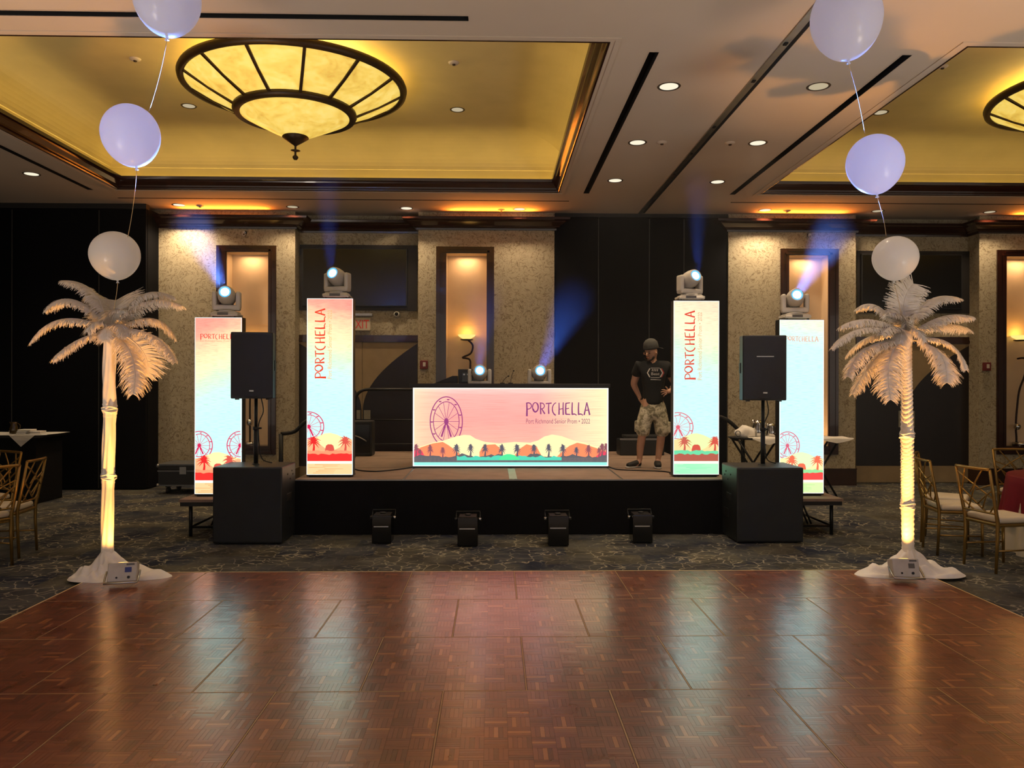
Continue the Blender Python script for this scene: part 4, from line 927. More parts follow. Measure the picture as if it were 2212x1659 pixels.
p = P(1165, 810, YD+.2); moving_head('moving head light on the booth with the strongest blue beam', p.x, YD+.22, tz-.11, (.05, -1, .22), 1.0, e=BE*8)
for n in ('a', 'b'): pass

# ================================================================== LOUDSPEAKERS
def subwoofer(label, x0, x1, yf, h, dep):
    cx = (x0+x1)/2; t = thing('subwoofer', (cx, yf+dep/2, 0), label, 'subwoofer', 'floor subwoofers'); w = x1-x0
    boxo('cabinet', black_plastic, t, -w/2, w/2, -dep/2, dep/2, .012, h, r=.014)
    boxo('grille', pbr('grille_cloth', (26, 30, 33), rough=.75, bump=.3, bscale=300), t, -w/2+.012, w/2-.012, -dep/2-.006, -dep/2+.004, .03, h-.016, r=.004)
    for s in (-1, 1):
        hd = boxo('side_handle', black_matte, t, s*w/2-.004, s*w/2+.006, -.09, .09, h*.52, h*.62, r=.004)
        bm = BM()
        for (yy, zz) in ((.12, h-.08), (.16, h-.12), (-.05, h-.1), (.05, h-.16)): cyl(bm, (s*(w/2-.002), yy, zz), (s*(w/2+.005), yy, zz), .009, n=8)
        mk('screw', bm, black_matte, t)
        boxo('connector_plate', black_matte, t, s*w/2-.004, s*w/2+.004, .02, .16, h*.28, h*.40, r=.003)
    bm = BM()
    for sx_ in (-1, 1):
        for sy_ in (-1, 1): cyl(bm, (sx_*(w/2-.06), sy_*(dep/2-.06), 0), (sx_*(w/2-.06), sy_*(dep/2-.06), .014), .022, n=10)
    mk('rubber_foot', bm, black_matte, t)
    bm = BM(); lathe(bm, [(0, .008), (.035, .008), (.035, .0), (.045, 0)], (0, 0, h), 16); mk('pole_socket', bm, black_matte, t)
    return t
ys = PZ(540, 1177, 0).y
hs = P(540, 1009, ys).z
subwoofer('tall black subwoofer cube on the carpet left of the stage', P(459, 1090, ys).x, P(609, 1090, ys).x, ys, hs, .56)
ys2 = PZ(1660, 1174, 0).y
subwoofer('tall black subwoofer cube on the carpet right of the stage', P(1592, 1090, ys2).x, P(1736, 1090, ys2).x, ys2, P(1660, 1010, ys2).z, .56)
def loudspeaker(label, plabel, pxa, pxb, pyt, pyb, Y, polex, subh, rz, dash):
    a, b = P(pxa, 790, Y), P(pxb, 790, Y); zt_, zb_ = P(pxa, pyt, Y).z, P(pxa, pyb, Y).z; w = b.x-a.x; h = zt_-zb_; cx = (a.x+b.x)/2
    t = thing('loudspeaker', (cx, Y+.18, zb_), label, 'loudspeaker', 'loudspeakers on poles', rz=rz)
    pts = [(-w/2, -.17), (-w/2*.96, -.185), (w/2*.96, -.185), (w/2, -.17), (w/2, -.02), (w/2*.66, .19), (-w/2*.66, .19), (-w/2, -.02)]
    bm = BM(); A = [bm.verts.new((x, y, 0)) for x, y in pts]; B = [bm.verts.new((x, y, h)) for x, y in pts]; n = len(pts)
    bm.faces.new(A[::-1]); bm.faces.new(B)
    for k in range(n): bm.faces.new((A[k], A[(k+1) % n], B[(k+1) % n], B[k]))
    bmesh.ops.bevel(bm, geom=[e for e in bm.edges], offset=.012, segments=2, profile=.5, affect='EDGES'); mk('cabinet', bm, black_plastic, t)
    bm = BM(); nseg = 14; prev = None
    for k in range(nseg+1):
        s = -1+2*k/nseg; x = s*w/2*.95; y = -.19-.022*(1-s*s); c = .03*max(0, abs(s)-.8)/.2
        q = (bm.verts.new((x, y, .022+c)), bm.verts.new((x, y, h*.5)), bm.verts.new((x, y, h-.03-c)))
        if prev:
            for j in (0, 1): bm.faces.new((prev[j], q[j], q[j+1], prev[j+1])).smooth = True
        prev = q
    g_ = mk('front_grille', bm, pbr('speaker_grille', (30, 33, 38), rough=.55, var=.1, bump=.4, bscale=320), t)
    boxo('badge', metal_alu, g_, -.022, .022, -.216, -.210, .075, .09)
    if dash: boxo('horn_slot', metal_alu, g_, -.09, .09, -.2145, -.210, h*.665, h*.68)
    bm = BM(); tube(bm, bez((-.1, -.2, .04), (0, -.222, .0), (.1, -.2, .04), 8), .005, 6); mk('lower_lip', bm, black_matte, g_)
    for s in (-1, 1): boxo('side_handle', black_matte, t, s*w/2-.006 if s > 0 else -w/2-.008, s*w/2+.008 if s > 0 else -w/2+.006, -.10, -.03, h*.42, h*.58, r=.004)
    bm = BM()
    for s in (-1, 1): box(bm, s*w*.36-.02, s*w*.36+.02, -.15, -.12, -.012, .002)
    mk('foot', bm, black_matte, t)
    q = P(polex, 930, Y+.2); tp = thing('speaker_pole', (q.x, Y+.2, subh), plabel, 'pole', 'speaker poles')
    bm = BM(); cyl(bm, (0, 0, .002), (0, 0, (zb_-subh)*.55), .024, n=16); mk('lower_tube', bm, black_matte, tp)
    bm = BM(); cyl(bm, (0, 0, (zb_-subh)*.5), (0, 0, zb_-subh-.002), .018, n=16); mk('upper_tube', bm, black_matte, tp)
    bm = BM(); cyl(bm, (0, 0, (zb_-subh)*.52), (0, 0, (zb_-subh)*.57), .032, n=16); cyl(bm, (.03, 0, (zb_-subh)*.545), (.06, 0, (zb_-subh)*.545), .01, n=8); mk('collar', bm, black_matte, tp)
    bm = BM(); tube(bm, spline([(.05, .02, zb_-subh), (.07, .03, (zb_-subh)*.8), (.02, .03, (zb_-subh)*.6), (.03, .02, .2), (.06, .03, .05), (.16, .05, .008)], 5), .006, 6); mk('cable', bm, black_matte, tp)
loudspeaker('black loudspeaker on a pole above the left subwoofer', 'black pole holding the left loudspeaker', 494, 584, 717, 861, ys+.12, 553, hs, math.radians(8), False)
loudspeaker('black loudspeaker on a pole above the right subwoofer', 'black pole holding the right loudspeaker', 1609, 1702, 724, 865, ys2+.12, 1648, P(1660, 1010, ys2).z, math.radians(-6), True)

# ================================================================== SPARK MACHINES
def spark(label, px0, px1, pyt, pyb, side):
    y = PZ((px0+px1)/2, pyb, 0).y; a, b = P(px0, pyb, y), P(px1, pyb, y); w = b.x-a.x; h = P(px0, pyt+6, y).z; dep = .22
    t = thing('spark_machine', ((a.x+b.x)/2, y+dep/2, 0), label, 'spark machine', 'spark machines before the stage')
    boxo('body', black_gloss, t, -w/2, w/2, -dep/2, dep/2, .01, h, r=.006)
    boxo('top_plate', pbr('spark_top', (60, 56, 54), rough=.3, metal=.5), t, -w/2+.015, w/2-.015, -dep/2+.015, dep/2-.015, h, h+.006, r=.002)
    boxo('white_stripe', pbr('stripe_white', (190, 190, 190), rough=.4), t, -w/2+.02, w/2-.03, -dep/2-.002, -dep/2+.002, h*.60, h*.635)
    bm = BM(); cyl(bm, (0, 0, h+.005), (0, 0, h+.02), .03, n=16); mk('nozzle', bm, black_matte, t)
    bm = BM(); tube(bm, [(-w/2-.02, 0, h*.86), (-w/2-.02, .08, h*.98), (-w/2-.02, .1, h+.03), (w/2+.02, .1, h+.03), (w/2+.02, .08, h*.98), (w/2+.02, 0, h*.86)], .006, 6); mk('bracket', bm, black_matte, t)
    for s in (-1, 1): bm = BM(); cyl(bm, (s*w/2, 0, h*.88), (s*(w/2+.035), 0, h*.88), .016, n=12); mk('bracket_knob', bm, chrome if s == side else black_plastic, t)
    bm = BM()
    for sx_ in (-1, 1):
        for sy_ in (-1, 1): cyl(bm, (sx_*(w/2-.03), sy_*.07, 0), (sx_*(w/2-.03), sy_*.07, .012), .012, n=8)
    mk('rubber_foot', bm, black_matte, t)
spark('black spark machine box nearest the left subwoofer', 803, 845, 1108, 1176, 1)
spark('black spark machine box under the left half of the booth', 988, 1032, 1112, 1182, 1)
spark('black spark machine box under the right half of the booth', 1184, 1229, 1110, 1181, -1)
spark('black spark machine box nearest the right subwoofer', 1367, 1410, 1107, 1175, -1)

# ================================================================== FEATHER PALMS
YPALM = 6.72
def feather(bm, pts, wid, seed, flat=.35, droop=.6, dense=190, side=None, taper=True):
    """pts: rachis polyline; barbs hang from it in thin curved strips, ragged at the rim"""
    r = random.Random(seed); n = len(pts); wid *= 1.6
    tube(bm, pts, [.0045*(1-.75*k/(n-1))+.0012 for k in range(n)], 5)
    cum = [0]
    for a, b in zip(pts, pts[1:]): cum.append(cum[-1]+(b-a).length)
    L = cum[-1]
    def at(s):
        for k in range(n-1):
            if s <= cum[k+1] or k == n-2:
                t = (s-cum[k])/max(1e-6, cum[k+1]-cum[k]); return pts[k].lerp(pts[k+1], t), (pts[k+1]-pts[k]).normalized()
    down = Vector((0, 0, -1))
    for k in range(dense):
        s = L*(.06+.95*k/dense); s = min(s, L); p, d = at(s); fr = s/L
        prof = min(1, fr/.22)**.7*(1 if fr < .78 else max(.30, 1-(fr-.78)/.22*.55)) if taper else min(1, fr/.15)
        lat = d.cross(down)
        lat = lat.normalized() if lat.length > .05 else Vector((1, 0, 0))
        if side is not None: lat = Vector(side)-d*Vector(side).dot(d); lat.normalize()
        for sg in (-1, 1):
            ln = wid*prof*r.uniform(.72, 1.12); dirv = (lat*sg*(1-flat*.3)+d*r.uniform(.25, .6)+Vector((r.uniform(-.16, .16), r.uniform(-.16, .16), r.uniform(-.12, .12)))).normalized()
            w = .014*r.uniform(.7, 1.2); q = p.copy(); prev = None; wd = d
            m = 4
            for j in range(m+1):
                ww = w*(1-.8*j/m); a, b = bm.verts.new(q+wd*ww/2), bm.verts.new(q-wd*ww/2)
                if prev: bm.faces.new((prev[0], a, b, prev[1])).smooth = True
                prev = (a, b); dirv = (dirv+down*droop*(.22+.2*j)+Vector((r.uniform(-.12, .12), r.uniform(-.12, .12), 0))).normalized(); q = q+dirv*ln/m
def palm(label, tx, base_py, crown, fronds, gathers, seed, cloth, top_py, rwrap):
    b0 = PZ(tx, base_py, 0); X0, Y0 = b0.x, b0.y
    t = thing('feather_palm', (X0, Y0, 0), label, 'artificial palm', 'white feather palms')
    c0 = P(crown[0], crown[1], Y0)
    # trunk: fabric sleeve gathered by ties
    ztop = P(tx, top_py, Y0).z; gz = [P(tx, g, Y0).z for g in gathers]; bm = BM(); n, m = 40, 150; r = random.Random(seed); prev = None
    for i in range(m+1):
        z = .04+(ztop-.04)*i/m; near = min(abs(z-g) for g in gz); bulge = .006*math.exp(-(near/.05)**2); ring = []
        for k in range(n):
            a = 2*PI*k/n
            if rwrap == 'twist': rip = .006*math.sin(3*a+z*5+1.3*math.sin(z*4))+.003*math.sin(7*a-z*9)+.004*math.exp(-(near/.06)**2)*math.sin(z*190+2*math.sin(a))
            else: rip = .0035*math.sin(z*170+3*math.sin(2*a)+4*math.sin(z*7))+.005*math.sin(2*a+z*3)+.004*math.exp(-(near/.05)**2)*math.sin(z*210)
            rr = .049+bulge+rip+.010*math.exp(-z/.08); ring.append(bm.verts.new((X0+(c0.x-X0)*z/c0.z+rr*math.cos(a), Y0+rr*math.sin(a), z)))
        if prev:
            for k in range(n): j = (k+1) % n; bm.faces.new((prev[k], prev[j], ring[j], ring[k])).smooth = True
        prev = ring
    mk('trunk_sleeve', bm, white_cloth, t, world=True)
    for g in gz:
        bm = BM()
        for k in range(3):
            z = g+(k-1)*.017; xx = X0+(c0.x-X0)*z/c0.z; tube(bm, [(xx+(.056+.004*math.sin(3*a+k))*math.cos(a), Y0+(.056+.004*math.sin(3*a+k))*math.sin(a), z+.008*math.sin(2*a+k*2)) for a in (2*PI*q/28 for q in range(29))], .007, 6)
        mk('tie', bm, white_cloth, t, world=True)
    # crumpled cloth round the foot
    bm = BM(); n, m = 72, 16; rings = []; (ol, orr, of, ob) = cloth
    for i in range(m+1):
        f = i/m; ring = []
        for k in range(n):
            a = 2*PI*k/n; ca, sa = math.cos(a), math.sin(a); ox = orr if ca > 0 else ol; oy = ob if sa > 0 else of
            R_ = 1/math.sqrt((ca/ox)**2+(sa/oy)**2)*(1+.10*math.sin(3*a+seed)+.07*math.sin(5*a+2*seed)); rr = .045+(R_-.045)*f
            h = .012+.17*(1-f)**3.2+.05*(1-f**2)+(.022*math.sin(6*a+9*f+seed)+.014*math.sin(11*a-13*f)+.010*math.sin(17*f+3*a))*(f*(1-f)*4)+.028*math.sqrt(max(0, 1-f))*f
            if i == m: h = .003
            ring.append(bm.verts.new((X0+rr*ca, Y0+rr*sa, max(.003, h)+FZ*.9*(f < 1)+(.022 if i == m else 0))))
        rings.append(ring)
    for A, B in zip(rings, rings[1:]):
        for k in range(n): j = (k+1) % n; bm.faces.new((A[k], A[j], B[j], B[k])).smooth = True
    mk('foot_cloth', bm, white_cloth, t, world=True)
    bm = BM(); lathe(bm, [(0, -.1), (.045, -.11), (.05, -.04), (.04, .0), (.02, .02), (0, .025)], (c0.x, Y0, c0.z), 20); mk('crown_hub', bm, white_cloth, t, world=True)
    for k, (b, c, e, dy, wid, opt) in enumerate(fronds):
        A = P(b[0], b[1], Y0+dy*.15); A = A.lerp(c0, .35); B = P(c[0], c[1], Y0+dy*.6); C = P(e[0], e[1], Y0+dy)
        bm = BM(); feather(bm, bez(A, B, C, 14), wid, seed*50+k, **opt); mk('feather', bm, feather_mat, t, world=True, norm=False)
    return t, c0
BR = dict(side=(1, 0, .1), droop=.12, taper=False)
L_F = [((226, 690), (212, 604), (138, 606), .05, .085, {}), ((222, 690), (150, 612), (100, 668), -.1, .085, {}), ((218, 705), (118, 658), (66, 738), -.25, .075, {}),
       ((228, 722), (165, 722), (115, 776), -.35, .075, {}), ((243, 715), (248, 672), (250, 650), .2, .15, BR), ((262, 690), (300, 606), (374, 640), .2, .085, {}),
       ((262, 695), (318, 622), (391, 660), -.05, .085, {}), ((268, 705), (345, 660), (378, 728), .1, .09, {}), ((272, 712), (345, 706), (378, 782), -.3, .065, {}),
       ((250, 725), (305, 762), (288, 850), -.45, .10, {}), ((266, 722), (330, 755), (318, 812), .15, .11, dict(side=(1, .3, .3), droop=.2)), ((240, 700), (228, 640), (200, 632), .35, .09, {}), ((238, 712), (232, 690), (228, 735), -.14, .075, dict(droop=.5, dense=110)), ((240, 712), (262, 684), (276, 726), -.16, .075, dict(droop=.5, dense=110)), ((236, 708), (206, 680), (188, 716), -.16, .075, dict(droop=.5, dense=110)), ((240, 705), (246, 664), (262, 668), -.06, .09, dict(dense=110))]
R_F = [((1958, 705), (1940, 650), (1972, 614), .1, .105, dict(side=(1, 0, 0), droop=.15, taper=False)), ((1978, 690), (2000, 622), (2070, 644), .1, .085, {}), ((1985, 710), (2040, 668), (2101, 684), -.15, .085, {}),
       ((1990, 712), (2050, 686), (2092, 714), .2, .085, {}), ((1995, 735), (2072, 722), (2086, 798), -.2, .06, {}), ((1980, 742), (2050, 746), (2046, 826), -.4, .095, dict(droop=.5)), ((1925, 690), (1888, 634), (1850, 668), .25, .07, {}),
       ((1930, 702), (1870, 674), (1818, 704), -.05, .085, {}), ((1930, 715), (1850, 686), (1797, 752), -.25, .06, {}), ((1932, 725), (1870, 710), (1828, 768), .15, .07, {}), ((1936, 738), (1850, 738), (1832, 812), -.3, .085, {}),
       ((1940, 742), (1885, 760), (1842, 850), -.15, .085, {}), ((1948, 745), (1905, 760), (1924, 862), -.45, .10, dict(droop=.4)), ((1956, 722), (1948, 696), (1944, 742), -.14, .075, dict(droop=.5, dense=110)), ((1958, 722), (1980, 694), (1998, 738), -.16, .075, dict(droop=.5, dense=110)), ((1954, 720), (1925, 690), (1904, 722), -.16, .075, dict(droop=.5, dense=110)), ((1958, 715), (1962, 676), (1984, 676), -.05, .09, dict(dense=110)), ((1956, 715), (1944, 672), (1920, 676), -.04, .09, dict(dense=110))]
palm_l, cl_ = palm('white feather palm at left with a twisted satin trunk', 232, 1252, (238, 708), L_F, (884, 1030), 1, (.36, .48, .20, .16), 735, 'twist')
palm_r, cr_ = palm('white feather palm at right with a ruffled satin trunk', 1962, 1246, (1958, 722), R_F, (940, 1092), 2, (.50, .46, .19, .20), 740, 'ruffle')
for o, nm in ((palm_l, 'left'), (palm_r, 'right')): pass

# uplights at the foot of the palms
def uplight(label, px, py, X_, Y_, rz, logo):
    p = PZ(px, py, FZ); t = thing('uplight', (p.x, p.y, FZ), label, 'uplight', 'battery uplights', rz=rz)
    T = Matrix.Rotation(math.radians(-16), 4, 'X')
    def put(nm, bm, mat, par=t): bmesh.ops.transform(bm, matrix=T, verts=bm.verts); bmesh.ops.translate(bm, verts=bm.verts, vec=(0, 0, .03)); return mk(nm, bm, mat, par)
    bm = BM(); rbox(bm, -.11, .11, -.03, .075, .01, .165, r=.008); b = put('body', bm, pbr('uplight_white', (190, 182, 170), rough=.4))
    bm = BM(); box(bm, -.02+.04, .07, -.033, -.028, .085, .125); put('display', bm, pbr('uplight_display', (40, 50, 120), rough=.3) if logo else pbr('uplight_label', (90, 84, 78), rough=.4), b)
    bm = BM(); box(bm, .03, .09, -.033, -.028, .14, .155); put('vent', bm, mh_grey, b)
    bm = BM(); cyl(bm, (-.04, -.028, .045), (-.04, -.036, .045), .008, n=8); cyl(bm, (.05, -.028, .045), (.05, -.038, .045), .011, n=10); put('button', bm, black_matte, b)
    bm = BM(); tube(bm, [(-.125, .02, .10), (-.125, -.05, .02), (-.125, -.075, .0), (.125, -.075, .0), (.125, -.05, .02), (.125, .02, .10)], .008, 6); put('bracket', bm, metal_alu, t)
    bm = BM(); lathe(bm, [(0, .004), (.045, .002), (.05, -.003)], (0, .025, .165), 16); put('lens', bm, emit('amber_lens', (255, 190, 90), 5.0), b)
    return p
pu = uplight('white battery uplight with a blue display at the left palm', 264, 1268, 0, 0, math.radians(14), True)
pv = uplight('white battery uplight at the right palm', 1957, 1258, 0, 0, math.radians(-4), False)
AMB = (255, 176, 84)
# added fill uplights along the sides of the floor, out of frame, washing the ceiling
for k, (x, y) in enumerate(((-4.7, 3.0), (4.9, 3.0), (-4.7, .2), (4.9, .2))):
    b = uplight('added out-of-frame fill uplight on the carpet '+['left of the dance floor', 'right of the dance floor', 'at the near left corner of the dance floor', 'at the near right corner of the dance floor'][k], CX, 1500, 0, 0, 0, False); o = bpy.data.objects['uplight.%03d' % (k+2)]; o.location = (x, y, 0)
    light('SPOT', 'uplight_lamp', (x, y+.03, .25), (255, 238, 222), 420, size=.6, aim=(-.18*(1 if x > 0 else -1), .30, 1), spot=math.radians(140), blend=.9)
for p, o in ((pu, palm_l), (pv, palm_r)):
    s = Vector((p.x, p.y+.03, .22)); tgt = Vector((o.location.x, o.location.y, 1.5))
    light('SPOT', 'uplight_lamp', s, AMB, 9, size=.04, aim=tgt-s, spot=math.radians(44), blend=.7)
    light('SPOT', 'uplight_lamp', s, AMB, 75, size=.03, aim=Vector((o.location.x, o.location.y, .62))-s, spot=math.radians(75), blend=.6)
    light('SPOT', 'uplight_lamp', s, AMB, 310, size=.03, aim=Vector((o.location.x, o.location.y-.05, 3.4))-s, spot=math.radians(58), blend=.8)

# ================================================================== BALLOONS
def balloon(label, px, py, wpx, hpx, D, tilt, grp):
    c0 = P(px, py, D); th = math.atan2(c0.x, D); dia = wpx*D/FPX*math.cos(th)**.8; Rr = dia/2; hh = hpx/wpx
    t = thing('balloon', c0, label, 'balloon', grp)
    prof = []
    for k in range(25):
        a = PI*k/24; z = -math.cos(a); r = math.sin(a)
        if z < 0: r *= (1-.10*z*z); z *= 1.12
        prof.append((r*Rr, z*Rr*hh*.95))
    prof[0] = (0.004, prof[0][1]); prof[-1] = (0, prof[-1][1])
    M = Matrix.Rotation(tilt, 3, 'Y')
    bm = BM(); lathe(bm, prof, n=40); bmesh.ops.rotate(bm, verts=bm.verts, matrix=M); mk('skin', bm, balloon_mat, t)
    zb_ = prof[0][1]; bm = BM(); lathe(bm, [(.004, zb_+.006), (.009, zb_-.004), (.006, zb_-.012), (.014, zb_-.024), (.0, zb_-.02)], n=12); bmesh.ops.rotate(bm, verts=bm.verts, matrix=M); mk('knot', bm, balloon_mat, t)
    return c0, c0+M @ Vector((0, 0, zb_-.02))
string_mat = pbr('ribbon_string', (190, 160, 110), rough=.5)
def bstring(label, a, b, sag=.02):
    bm = BM(); m = (a+b)/2+Vector((sag, 0, 0)); tube(bm, [x-a for x in bez(a, m, b, 10)], .0022, 6); o = mk('string', bm, string_mat, loc=a); tag(o, label, 'string', 'balloon strings')
B1, k1_ = balloon('lowest white balloon above the left palm', 248, 550, 110, 112, 6.72, math.radians(-6), 'balloons over the left palm')
B2, k2_ = balloon('middle balloon over the left palm, lit pale blue', 282, 290, 128, 143, 5.75, math.radians(-10), 'balloons over the left palm')
B3, k3_ = balloon('top balloon over the left palm, cut by the upper edge', 361, -2, 147, 160, 5.0, math.radians(0), 'balloons over the left palm')
B4, k4_ = balloon('lowest white balloon above the right palm', 1934, 556, 104, 106, 6.72, math.radians(3), 'balloons over the right palm')
B5, k5_ = balloon('middle balloon over the right palm, lit pale blue', 1890, 352, 130, 140, 5.75, math.radians(-4), 'balloons over the right palm')
B6, k6_ = balloon('top balloon over the right palm, cut by the upper edge', 1828, 40, 161, 184, 5.0, math.radians(-3), 'balloons over the right palm')
bstring('thin string from the left palm up to its lowest balloon', cl_+Vector((.0, 0, .05)), k1_)
bstring('thin string between the lower and middle left balloons', P(276, 512, 6.66), k2_); bstring('thin string between the middle and top left balloons', P(322, 240, 5.68), k3_)
bstring('thin string from the right palm up to its lowest balloon', cr_+Vector((-.03, 0, .05)), k4_)
bstring('thin string between the lower and middle right balloons', P(1914, 510, 6.66), k5_); bstring('thin string between the middle and top right balloons', P(1868, 288, 5.7), k6_)

# ================================================================== CHAIRS AND TABLES
seat_mat = pbr('ivory_cushion', (214, 200, 176), rough=.6, var=.05)
def build_chair():
    t = bpy.data.objects.new('banquet_chair', None); COL.objects.link(t)
    bpt = lambda x, f: Vector((x*(1+.04*f), -.205-.085*f-.02*(1-(x/.2)**2)*f, .455+.475*f))   # point on the curved back
    for s in (-1, 1):
        bm = BM(); tube(bm, [(s*.195, -.215, 0), (s*.195, -.2, .3), (s*.197, -.2, .455), bpt(s*.2, .5), bpt(s*.2, 1.0)], [.013, .015, .017, .015, .013], 8); mk('leg', bm, gold_paint, t)
        bm = BM(); tube(bm, [(s*.19, .2, 0), (s*.19, .195, .43)], [.012, .016], 8); mk('leg', bm, gold_paint, t)
    bm = BM(); rbox(bm, -.21, .21, -.21, .215, .415, .445, r=.01); mk('seat_frame', bm, gold_paint, t)
    bm = BM(); b2 = BM(); rbox(b2, -.205, .205, -.185, .215, .445, .50, r=.024, seg=3)
    for v in b2.verts:
        if v.co.z > .48: v.co.z += .018*(1-(v.co.x/.21)**2)*(1-(v.co.y/.22)**2)
    merge(bm, b2); mk('seat_cushion', bm, seat_mat, t, smooth=True)
    bm = BM(); tube(bm, [bpt(-.2+.4*k/10, 1.0) for k in range(11)], .014, 8); mk('top_rail', bm, gold_paint, t)
    bm = BM(); tube(bm, [bpt(-.2+.4*k/10, .16) for k in range(11)], .010, 8); mk('lower_rail', bm, gold_paint, t)
    for (a, b) in (((-.2, .92), (.2, .44)), ((-.2, .62), (.09, .16)), ((.2, .72), (.02, .58)), ((-.07, 1.0), (-.2, .40)), ((.13, 1.0), (-.06, .52)), ((.2, .62), (-.0, .30)), ((.02, .70), (-.13, .16)), ((.13, .52), (.05, .22)), ((-.2, .36), (-.05, .16)), ((.2, .34), (.13, .16))):
        bm = BM(); tube(bm, [bpt(a[0]+(b[0]-a[0])*k/5, a[1]+(b[1]-a[1])*k/5) for k in range(6)], .0075, 6); mk('lattice_rod', bm, gold_paint, t)
    for s in (-1, 1): bm = BM(); cyl(bm, (s*.193, -.205, .2), (s*.19, .197, .2), .008, n=6); mk('stretcher', bm, gold_paint, t)
    return t
ch0 = build_chair(); first = [True]
def chair(label, x, y, rz):
    o = ch0 if first[0] else copy_tree(ch0); first[0] = False
    o.location = (x, y, 0); o.rotation_euler = (0, 0, rz); tag(o, label, 'chair', 'gold lattice banquet chairs')
# rz = 0 faces +Y; -90 deg faces +X
D = math.radians
chair('gold lattice-back chair nearest the viewer at the right edge', 4.66, 7.10, D(-82))
chair('gold lattice-back chair seen edge-on behind the nearest right one', 4.62, 7.78, D(-100))
chair('gold lattice-back chair farthest back left of the crimson table', 4.86, 8.32, D(-125))
chair('gold lattice-back chair beyond the crimson table at the right edge', 6.05, 8.75, D(180))
chair('gold lattice-back chair nearest the viewer at the left edge', -4.72, 7.22, D(70))
chair('gold lattice-back chair seen edge-on at the left edge', -4.80, 7.78, D(98))
chair('gold lattice-back chair half hidden behind the others at the left edge', -5.45, 8.45, D(150))
crimson = pbr('crimson_satin', (104, 3, 22), rough=.6, var=.12, vscale=5, spec=.3); ivory = pbr('ivory_linen', (186, 172, 146), rough=.75, var=.06)
tcx, tcy, tr = 6.02, 7.62, .78
t = thing('round_table', (tcx, tcy, 0), 'round banquet table under a crimson cloth at the right edge', 'table')
bm = BM(); lathe(bm, [(0, .735), (tr, .735), (tr, .76), (0, .76)], (tcx, tcy, 0), 40); mk('table_top', bm, pbr('table_ply', (120, 90, 60)), t, world=True)
bm = BM(); lathe(bm, [(.06, .735), (.06, .1), (.3, .03), (.3, 0)], (tcx, tcy, 0), 20); mk('pedestal', bm, black_matte, t, world=True)
def cloth_round(r0, z0, z1, flare, nf, seed, mat, name, label, cat):
    bm = BM(); n = 160; prev = None; rings = [(0, z0, 0), (r0*.7, z0, 0), (r0, z0, 0), (r0+.012, z0-.012, .1)]+[(r0+.015+flare*f, z0-.02+(z1-z0)*f, f) for f in (.15, .35, .6, .8, 1)]
    for r_, z, f in rings:
        ring = [bm.verts.new(((r_+f*.035*math.sin(nf*2*PI*k/n+seed))*math.cos(2*PI*k/n), (r_+f*.035*math.sin(nf*2*PI*k/n+seed))*math.sin(2*PI*k/n), z)) for k in range(n)]
        if prev:
            for k in range(n): j = (k+1) % n; bm.faces.new((prev[k], prev[j], ring[j], ring[k])).smooth = True
        prev = ring
    return tag(mk(name, bm, mat, loc=(tcx, tcy, 0)), label, cat)
cloth_round(tr+.004, .763, .012, .03, 16, 1, ivory, 'underlay_cloth', 'long ivory underlay cloth under the crimson cloth', 'tablecloth')
cloth_round(tr+.012, .770, .34, .05, 13, 2, crimson, 'tablecloth', 'crimson satin tablecloth at the right edge', 'tablecloth')
for k, (dx, dy, rz) in enumerate(((-.52, -.12, .2), (-.42, -.42, -.3), (-.30, .2, .9))):
    bm = BM(); rbox(bm, -.14, .14, -.09, .09, 0, .012, r=.004); rbox(bm, -.13, .14, -.085, .085, .012, .022, r=.004); rbox(bm, -.14, .12, -.09, .08, .022, .03, r=.003)
    if k == 0: rbox(bm, -.19, -.13, -.06, .06, -.07, .008, r=.004)
    o = mk('napkin', bm, white_cloth, loc=(tcx+dx, tcy+dy, .772+(.0))); o.rotation_euler = (0, 0, rz)
    tag(o, ['folded white napkin hanging over the near rim of the crimson table', 'folded white napkin on the front of the crimson table', 'folded white napkin toward the back of the crimson table'][k], 'napkin', 'napkins on the crimson table')

def scrap_cloth(bm, cx, cy, z, w, d, hang, seed):
    n = 14; g = [[None]*(n+1) for _ in range(n+1)]; r = random.Random(seed)
    for i in range(n+1):
        for j in range(n+1):
            a, b = i/n*2-1, j/n*2-1; x, y = cx+a*w/2, cy+b*d/2; zz = z+.006*math.sin(5*a+seed)*math.cos(4*b)
            if b < -.55: zz -= hang*((-b-.55)/.45)*(1-abs(a)*.8); y = cy-.55*d/2-.012-(.02*(-b-.55))
            g[i][j] = bm.verts.new((x, y, zz))
    for i in range(n):
        for j in range(n): bm.faces.new((g[i][j], g[i+1][j], g[i+1][j+1], g[i][j+1])).smooth = True
def pitcher(name, label, x, y, z, h, mat, cat='pitcher'):
    t = thing(name, (x, y, z), label, cat, 'serving pitchers')
    bm = BM(); lathe(bm, [(0, 0), (h*.34, 0), (h*.38, h*.1), (h*.36, h*.5), (h*.26, h*.8), (h*.28, h), (h*.26, h), (h*.24, h*.8), (h*.3, h*.4), (0, h*.05)], n=24); mk('body', bm, mat, t)
    bm = BM(); tube(bm, bez((h*.27, 0, h*.9), (h*.8, 0, h*.8), (h*.36, 0, h*.25), 10), h*.035, 6); mk('handle', bm, mat, t)
    bm = BM(); tube(bm, [(-h*.24, 0, h*.85), (-h*.36, 0, h*1.02)], [h*.08, h*.05], 8); mk('spout', bm, mat, t)
glass_m = pbr('smoky_glass', (60, 46, 20), rough=.1, var=.1)
